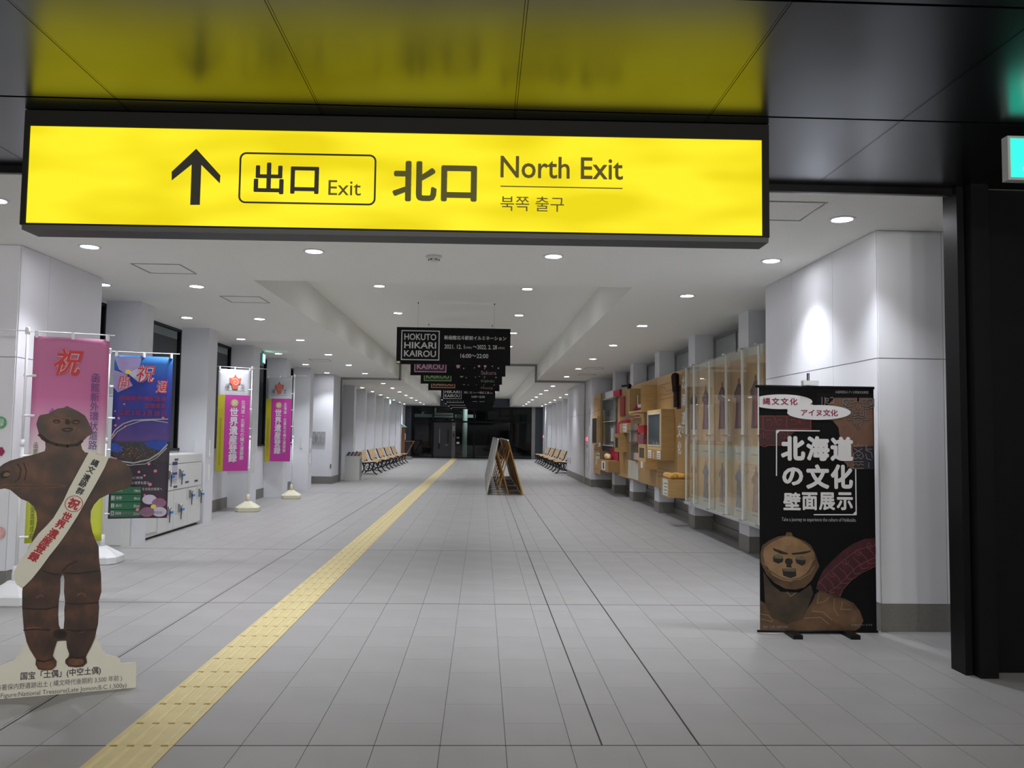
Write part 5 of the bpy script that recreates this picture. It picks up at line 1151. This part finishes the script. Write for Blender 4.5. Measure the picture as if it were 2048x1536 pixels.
MB().box(xf, y0+.001, z0, xf+.012, y1, zs-.02).build('front_board', M_ply, t); MB().box(xf+.006, y0+.09, zs, xf+.012, y1-.09, z1-.07).build('screen', M_scr, t)
frontframe(t, (xf, y0, y1, zs-.02, z1), .07, M_plyl)
ring_between([(y0+.06, zs+.04), (y1-.06, zs+.04), (y1-.06, z1-.06), (y0+.06, z1-.06)], [(y0+.085, zs+.065), (y1-.085, zs+.065), (y1-.085, z1-.085), (y0+.085, z1-.085)], Matrix(((0, 0, -1, xf), (1, 0, 0, 0), (0, 1, 0, 0), (0, 0, 0, 1))), 0, .006, 'screen_bezel', mat('pale bezel', (.55, .52, .46), .5, noise=0), t)
for a, b_ in ((y0+.05, y0+.32), (y1-.36, y1-.1)):
    MB().box(xf-.004, a, z0+.02, xf, b_, z0+.16).build('caption_card', M_white, t)
    for q in range(3): MB().box(xf-.0055, a+.03, z0+.04+q*.035, xf-.004, b_-.03, z0+.052+q*.035).build('caption_line', mat('grey print line', (.15, .15, .15), .6, noise=0), t)
MB().box(xf-.01, (y0+y1)/2-.05, z0+.02, xf, (y0+y1)/2+.03, z0+.13).build('small_figure', mat('peach figure', (.6, .42, .30), .6), t)
for q in range(4): MB().box(xf-.002, y0+.2+q*.14, zs+.07, xf+.005, y0+.24+q*.14, zs+.10+.02*(q % 2)).build('screen_icon', mat('pale icon', (.35, .37, .38), .5, noise=0), t)
db = wbox(1375.6, 1338.7, 1322.5, 959, 996)
t = solidbox('produce_box', 'low plywood box at the near end holding orange yellow rolls', 'box', db); xf, y0, y1, z0, z1 = db
MB().box(xf, y0, z0, xf+.012, y1, z1).build('front_board', M_ply, t)
MB().box(xf-.004, y0+.12, z0+.02, xf, y1-.14, z1-.01).build('caption_sheet', mat('pale caption sheet', (.60, .62, .56), .6, noise=0), t)
for q in range(4): MB().box(xf-.0055, y0+.15, z0+.05+.055*q, xf-.004, y1-.25+.03*(q % 2), z0+.062+.055*q).build('caption_line', mat('grey print line', (.15, .15, .15)), t)
brd = mat('golden roll crust', (.62, .34, .06), .6, noise=.25, scale=25); brc = mat('pale roll end', (.72, .56, .32), .6, noise=.1)
random.seed(5)
k = 0
for row in range(2):
    for i in range(5):
        yy = y0+.10+.11*i; xx = xf+.03+.14*row
        r = thing('exhibit_roll', (xx, yy, z1), '', 'roll', 'golden rolls lying on the low plywood box')
        r['label'] = 'golden brown roll lying on the low box, %s from the near end, %s row' % (ORD[i], 'front' if row == 0 else 'back')
        MB().tube([(xx, yy, z1+.045), (xx+.03, yy+.002, z1+.05), (xx+.09, yy, z1+.052), (xx+.12, yy, z1+.047)], [.036, .044, .044, .034], 10).build('crust', brd, r, True)
        MB().tube([(xx-.004, yy, z1+.045), (xx, yy, z1+.045)], .028, 10).build('cut_end', brc, r)
        k += 1
ds = wbox(1313, 1282.3, 1257.7, 769.6, 823.7); xf, y0, y1, z0, z1 = ds
t = thing('shelf_cabinet', (XW, (y0+y1)/2, z0), 'open plywood shelf box high on exhibit wall holding cups and a black board', 'cabinet')
m = MB(); m.box(xf, y0, z0, XW-.001, y0+.03, z1).box(xf, y1-.03, z0, XW-.001, y1, z1).box(xf, y0+.03, z0, XW-.001, y1-.03, z0+.04).box(XW-.03, y0+.03, z0+.04, XW-.001, y1-.03, z1)
m.build('body', M_ply, t); MB().box(xf-.004, y0, z0, xf, y1, z0+.04).build('shelf_edge', M_plyl, t); MB().box(xf-.004, y1-.035, z0+.04, xf, y1, z1).build('side_edge', M_plyl, t)
MB().box(XW-.033, y0+.03, z0+.04, XW-.030, y1-.03, z1).build('lining', mat('pale green lining', (.50, .55, .50), .6, noise=0), t)
t = thing('black_display_board', (XW-.1, y0+.4, z0+.04), 'black board with a white oval standing in the high shelf box', 'display board')
MB().box(XW-.10, y0+.12, z0+.042, XW-.08, y0+.85, z0+.34).build('board', M_gap, t); m = MB().prism([(y0+.42+.12*math.cos(a*PI/8), z0+.20+.1*math.sin(a*PI/8)) for a in range(16)], Matrix(((0, 0, -1, XW-.10), (1, 0, 0, 0), (0, 1, 0, 0), (0, 0, 0, 1))), 0, .004); m.build('oval_print', M_cream, t)
for k in range(3):
    yy = y0+.12+.2*k; t = thing('shelf_cup', (xf+.08, yy, z0+.04), '%s white cup with dark red base in the high shelf box' % ('nearest', 'middle', 'farthest')[k], 'cup', 'cups in the high shelf box')
    MB().lathe([(.045, .05), (.05, .12)], (xf+.08, yy, z0+.04), 14).build('cup', M_white, t, True); MB().lathe([(.045, .002), (.045, .05)], (xf+.08, yy, z0+.04), 14).build('base_band', mat('dark red plastic', (.28, .02, .05), .5, noise=0), t)
t = thing('red_bundle', (xf+.08, y0+.95, z0+.04), 'small dark red cloth bundle at the far end of the high shelf', 'bundle'); MB().lathe([(.06, .002), (.09, .03), (.08, .09), (.03, .13)], (xf+.1, y0+.85, z0+.04), 12).build('cloth', mat('dark red cloth', (.35, .02, .04), .7, noise=.1), t, True); MB().tube([(xf+.1, y0+.85, z0+.16), (xf+.1, y0+.88, z0+.36)], .012, 6).build('stick', M_cream, t)
dsm = wbox(1314, 1290, 1276.5, 889, 939); xf, y0, y1, z0, z1 = dsm
t = solidbox('small_screen_box', 'small plywood box with narrow dark screen left of the monitor cabinet', 'cabinet', dsm)
frontframe(t, (xf, y0, y1, z0+.14, z1), .07, M_plyl); MB().box(xf+.006, y0+.07, z0+.2, xf+.012, y1-.07, z1-.07).build('screen', M_scr, t); MB().box(xf, y0, z0, xf+.012, y1, z0+.14).build('front_board', M_ply, t); MB().box(xf-.004, y0+.22, z0+.02, xf, y0+.40, z0+.14).build('caption_card', M_white, t)
dl = wbox(1239, 1216.7, 1195, 922, 945); xf, y0, y1, z0, z1 = dl
t = solidbox('low_display_box', 'low plywood box at the far end with red back panel', 'box', dl); MB().box(xf, y0, z0, xf+.012, y1, z1).build('front_board', M_ply, t)
MB().box(XW-.03, y0+.05, z1, XW-.012, y0+1.35, z1+.30).build('red_back_panel', mat('crimson panel', (.42, .02, .06), .6, noise=.03), t); MB().box(xf-.004, y0+.5, z0+.03, xf, y0+1.1, z1-.03).build('caption_card', M_white, t); MB().box(xf-.006, y0+.65, z0+.06, xf-.004, y0+.9, z1-.06).build('caption_photo', mat('dark olive photo', (.07, .07, .04), .6), t)
t = thing('woven_basket_loaf', (xf+.1, y0+.9, z1), 'pale rounded loaf leaning in the low box before red panel', 'loaf'); MB().tube([(xf+.10, y0+.5, z1+.06), (xf+.12, y0+.75, z1+.085), (xf+.12, y0+1.0, z1+.09), (xf+.12, y0+1.25, z1+.06)], [.03, .075, .08, .03], 10).build('loaf', brc, t, True); MB().box(xf+.05, y0+1.3, z1+.002, xf+.2, y1-.1, z1+.2).build('wood_block', mat('dark brown block', (.16, .09, .04), .6, noise=.2), t)
dj = wbox(1253.7, 1237, 1229, 867, 904); xf, y0, y1, z0, z1 = dj
t = solidbox('tall_plywood_box', 'plywood box with black slot below the hanging red cards', 'box', dj); frontframe(t, dj, .08, M_ply); MB().box(xf+.006, y0+.1, z0+.1, xf+.012, y1-.08, z1-.1).build('dark_slot', M_gap, t)
# leaflets, cards and hanging goods on the wall (real depth, measured on the wall plane)
def wcard(nm, lab, cat, x0, y0, x1, y1, mt, d=.02, X=XW, s_=.20833, ox=1140, oy=680, group=None, base=None):
    xx = X-d; a = at_x(ox+x1*s_, oy+(y0+y1)/2*s_, xx); c = at_x(ox+x0*s_, oy+(y0+y1)/2*s_, xx); zt1 = at_x(ox+(x0+x1)/2*s_, oy+y0*s_, xx).z; zb1 = at_x(ox+(x0+x1)/2*s_, oy+y1*s_, xx).z
    if base: MB().box(xx, a.y, zb1, X, c.y, zt1).build(nm, mt, base); return None
    t = thing(nm, (xx, a.y, zb1), lab, cat, group); MB().box(xx, a.y, zb1, X, c.y, zt1).build('body', mt, t); return t, (a.y, c.y, zb1, zt1, xx)
t, q = wcard('garment_case', 'clear case with long grey garment at the far end of exhibit wall', 'display case', 338, 566, 438, 1010, mat('grey garment cloth', (.16, .16, .165), .8, noise=.25, scale=5, stretch=(1, 6, 1)), .05)
MB().box(q[4]-.06, q[0], q[2], q[4]-.05, q[1], q[3]).build('acrylic_front', M_acr, t); 
for z in (q[2]-.02, (q[2]+q[3])/2, q[3]): MB().box(q[4]-.065, q[0], z, q[4]-.0, q[1], z+.02).build('acrylic_rail', M_acre, t)
MB().box(q[4]-.03, q[0]+.25, q[2]+.1, q[4]-.0, q[0]+.55, q[3]-.75).build('white_strip', M_white, t); MB().box(q[4]-.03, q[0]+1.0, q[2]+.05, q[4], q[0]+1.4, q[3]-.3).build('brown_strip', mat('brown cloth strip', (.12, .09, .07), .8, noise=.2), t)
wcard('red_card', 'crimson card fixed high on the exhibit wall above garment case', 'card', 415, 482, 475, 540, mat('crimson panel', (.42, .02, .06)), .06); wcard('white_card', 'white card fixed high at far end above the garment case', 'card', 338, 492, 414, 560, M_white, .06)
t, q = wcard('red_pennant', 'narrow red patterned strip hanging beside the open shelf box', 'pennant', 480, 545, 520, 730, mat('red pattern cloth', (.30, .04, .04), .7, noise=.5, scale=30), .03)
t, q = wcard('leaflet_rack', 'wooden leaflet rack with white list and crimson header', 'leaflet rack', 475, 800, 540, 890, M_plyl, .10); MB().box(q[4]-.004, q[0]+.02, q[2]+.03, q[4], q[0]+.42, q[3]-.02).build('list_sheet', M_white, t); MB().box(q[4], q[0], q[3], XW-.01, q[1]-.1, q[3]+.07).build('crimson_header', mat('crimson panel', (.42, .02, .06)), t)
for k in range(4): MB().box(q[4]-.006, q[0]+.08, q[2]+.07+.09*k, q[4]-.004, q[0]+.36, q[2]+.085+.09*k).build('print_line', mat('grey print line', (.15, .15, .15)), t)
wcard('crimson_strip', 'tall narrow crimson strip beside the leaflet rack', 'strip', 450, 790, 472, 893, mat('crimson panel', (.42, .02, .06)), .03)
t, q = wcard('tool_case', 'clear case of hanging red and brown tools beside monitor cabinet', 'display case', 585, 805, 650, 1150, mat('brown grey backing', (.20, .155, .12), .7, noise=.25, scale=8), .03)
MB().box(q[4]-.09, q[0]-.1, q[2], q[4]-.085, q[1], q[3]).build('acrylic_front', M_acr, t)
TC = t
for k, z in enumerate((.35, .62, .93)): MB().box(q[4]-.085, q[0]-.25, q[2]+z, q[4], q[1], q[2]+z+.02).build('shelf', mat('wine acrylic shelf', (.20, .04, .07), .3, noise=0), t)
for k in range(4): MB().tube([(q[4]-.05, q[0]-.15+.12*k, q[2]+.4), (q[4]-.04, q[0]-.13+.12*k, q[2]+.62)], .012, 6).build('tool', mat('pale tool handle', (.5, .38, .33), .5), t)
t, q = wcard('red_box', 'bright red box standing on the wine coloured shelf', 'box', 652, 818, 708, 890, mat('bright red box', (.50, .02, .03), .5, noise=.03), .12); t, q = wcard('pink_bundle', 'dusky pink bundle of handles on the middle wine shelf', 'bundle', 650, 905, 705, 1000, mat('dusky rose goods', (.26, .08, .11), .6, noise=.4, scale=30), .10)
wcard('text_panel', '', '', 557, 1160, 655, 1335, mat('cream text panel', (.52, .50, .42), .6, noise=.02), .02, base=E1)
wcard('pale_label', 'pale vertical label left of the tool case', 'label', 571, 850, 583, 975, mat('pale label', (.5, .48, .42), .6, noise=0), .02)
wcard('pink_cloth', '', '', 610, 1085, 655, 1150, mat('pale pink cloth', (.55, .42, .42), .8, noise=.15, scale=12), .06, base=TC)
t, q = wcard('carved_figure', 'dark carved wooden figure hanging by the white brush title', 'carving', 447, 245, 487, 470, mat('dark carved wood', (.035, .018, .014), .6, noise=.2), .004, ox=1260, oy=720)
ch_ = [o for o in t.children]; Fc = EF
MB().tube([(XW-.04, q[0]+.16, q[2]+.03), (XW-.05, q[0]+.17, q[2]+.3), (XW-.06, q[0]+.15, q[2]+.55), (XW-.05, q[0]+.16, q[3]-.1), (XW-.04, q[0]+.14, q[3]+.02)], [.05, .04, .075, .06, .03], 10).build('carved_body', mat('dark carved wood', (.035, .018, .014)), t, True)
t = thing('shelf_spotlight', (3.2, 17.2, 2.6), 'small black spotlight on top of the exhibit wall', 'spotlight')
p_ = at_x(1140+568*.20833, 680+450*.20833, 3.2); MB().lathe([(.03, -.05), (.045, .0), (.045, .05), (.02, .07)], (p_.x, p_.y, p_.z), 12).build('lamp_head', M_black, t, True); MB().tube([(p_.x+.02, p_.y, p_.z-.05), (XW+.02, p_.y, p_.z-.14)], .012, 6).build('arm', M_black, t); MB().tube([(p_.x-.15, p_.y+.1, p_.z+.02), (p_.x+.05, p_.y, p_.z+.03)], .02, 6).build('crossbar', M_black, t)
# far plywood panel with its own screen
X2 = 3.22
EF2 = Matrix(((0, 0, -1, X2), (-1, 0, 0, 0), (0, 1, 0, 0), (0, 0, 0, 1)))
E2 = thing('plywood_screen_panel', (X2, 23, .4), 'separate plywood panel with narrow black screen at the far end', 'exhibition panel')
MB().box(X2, 22.35, .42, X2+.05, 23.68, 2.62).build('panel', M_ply, E2)
E2F = lambda pts: [(-at_x(1140+x*.20833, 680+y*.20833, X2).y, at_x(1140+x*.20833, 680+y*.20833, X2).z) for x, y in pts]
m = MB()
for L2 in ([(232, 570), (275, 565), (295, 590), (290, 670), (235, 690)], [(232, 1050), (280, 1050), (300, 1070)], [(235, 1150), (290, 1140)], [(235, 1240), (290, 1225), (300, 1250)]): stroke(m, EF2, E2F(L2), .012, .0005, .0022)
m.build('carved_line', M_groove, E2)
MB().box(X2-.08, 22.45, 1.22, X2-.001, 23.45, 2.0).build('screen_frame', M_plyl, E2); MB().box(X2-.086, 22.53, 1.27, X2-.08, 23.38, 1.95).build('screen', M_gap, E2)
t, q = wcard('black_white_photo', 'small black and white photo card below the narrow screen', 'card', 250, 985, 284, 1022, M_white, .03, X=X2); MB().box(q[4]-.002, q[0]+.3, q[2]+.02, q[4], q[0]+.7, q[3]-.03).build('photo', M_gap, t)
t, q = wcard('photo_leaflet', 'pale leaflet with dark photo strip above the low display box', 'leaflet', 248, 1090, 284, 1200, mat('pale label', (.5, .48, .42)), .05, X=X2); MB().box(q[4]-.002, q[0]+.05, q[2]+.28, q[4], q[1]-.05, q[3]-.06).build('photo_strip', mat('dark print', (.08, .09, .09), .6), t)

# ================================================================== acrylic costume case
AC = thing('acrylic_costume_case', (3.3, 11.6, .45), 'tall clear acrylic display case of tan costume panels with metal clips', 'display case')
ya, yz, z0, z1 = 9.35, 13.27, .44, 2.60
bounds = [9.35, 9.98, 10.67, 11.35, 12.02, 12.68, 13.27]
# clip positions measured: strips at five joints
sx = [at_x(x, 880, 3.30).y for x in (1400.5, 1424, 1451, 1483, 1512)] if False else [12.75, 11.86, 11.05, 10.35, 9.72]
M_bk1 = mat('tan costume panel', (.50, .31, .15), .6, noise=.18, scale=3); M_bk2 = mat('cream costume panel', (.62, .45, .28), .6, noise=.15, scale=3)
edges = [ya]+sorted(sx)+[yz]
for a, b_ in zip(edges, edges[1:]):
    MB().box(XW-.0, a+.004, 1.36, XW+.02, b_-.004, z1-.10).build('upper_picture_panel', M_bk1, AC); MB().box(XW-.0, a+.004, z0+.12, XW+.02, b_-.004, 1.17).build('lower_picture_panel', M_bk2, AC)
    MB().box(XW-.0, a+.004, 1.17, XW+.02, b_-.004, 1.36).build('cream_band', mat('cream text panel', (.52, .50, .42)), AC)
    MB().box(XW-.07, a+.03, z0, XW-.062, b_-.03, 1.49).build('acrylic_pane', M_acr, AC); MB().box(XW-.07, a+.03, 1.50, XW-.062, b_-.03, z1).build('acrylic_pane', M_acr, AC)
MB().box(XW, ya, z1-.10, XW+.02, yz, z1).build('cream_header', mat('cream text panel', (.52, .50, .42)), AC); MB().box(XW, ya, z0, XW+.02, yz, z0+.12).build('cream_footer', mat('cream text panel', (.52, .50, .42)), AC)
MB().box(XW-.10, ya, z0-.03, XW+.03, yz, z0).build('bottom_rail', mat('pale aluminium rail', (.5, .51, .52), .35, .4, noise=0), AC)
for y in sx+[yz-.03]:
    MB().box(XW-.075, y-.028, z0, XW-.055, y+.028, z1).build('acrylic_edge_strip', M_acre, AC)
    for z in (z0-.005, 1.495, z1-.01):
        MB().box(XW-.11, y-.05, z, XW-.03, y+.05, z+.014).build('metal_clip', steel, AC)
def costume(yc, zc, h, c1, c2, up, nm):
    Fq = Matrix(((0, 0, -1, XW-.001), (-1, 0, 0, 0), (0, 1, 0, 0), (0, 0, 0, 1)))
    k = h; kw = h*1.7
    P_ = [(-.05, .5), (.05, .5), (.10, .42), (.20, .30), (.17, .20), (.11, .22), (.13, -.15), (.17, -.45), (-.17, -.45), (-.13, -.15), (-.11, .22), (-.17, .20), (-.20, .30), (-.10, .42)]
    flat(AC, Fq, [(-yc+u*kw, zc+v*k) for u, v in P_], c1, .0, .002, nm)
    flat(AC, Fq, [(-yc+u*kw, zc+v*k) for u, v in ((-.03, .42), (.03, .42), (.05, -.40), (-.05, -.40))], c2, .002, .003, nm+'_sash')
    flat(AC, Fq, ell(-yc, zc+.55*k, .06*k, .07*k, 14), c2, .0, .002, nm+'_head')
dcl = mat('dark costume print', (.07, .035, .05), .6, noise=.4, scale=25); red_c = mat('red costume print', (.28, .04, .05), .6, noise=.3, scale=30); blu = mat('faded blue robe', (.22, .26, .34), .6, noise=.3, scale=14); tan = mat('faded tan robe', (.38, .22, .13), .6, noise=.3, scale=14); rosy = mat('faded rose robe', (.42, .25, .20), .6, noise=.3, scale=14)
cs = [(a+b_)/2 for a, b_ in zip(edges, edges[1:])]
for i, y in enumerate(cs):
    costume(y, 1.87, .62, dcl, red_c, True, 'costume'); costume(y, .80, .52, (rosy, tan, blu, rosy, blu, tan)[i], (dcl, rosy, tan, blu, rosy, blu)[i], False, 'robed_figure')
    for z in (1.26, .52): MB().box(XW-.003, y-.2, z, XW, y+.15, z+.008).build('caption_line', mat('grey print line', (.15, .15, .15)), AC)
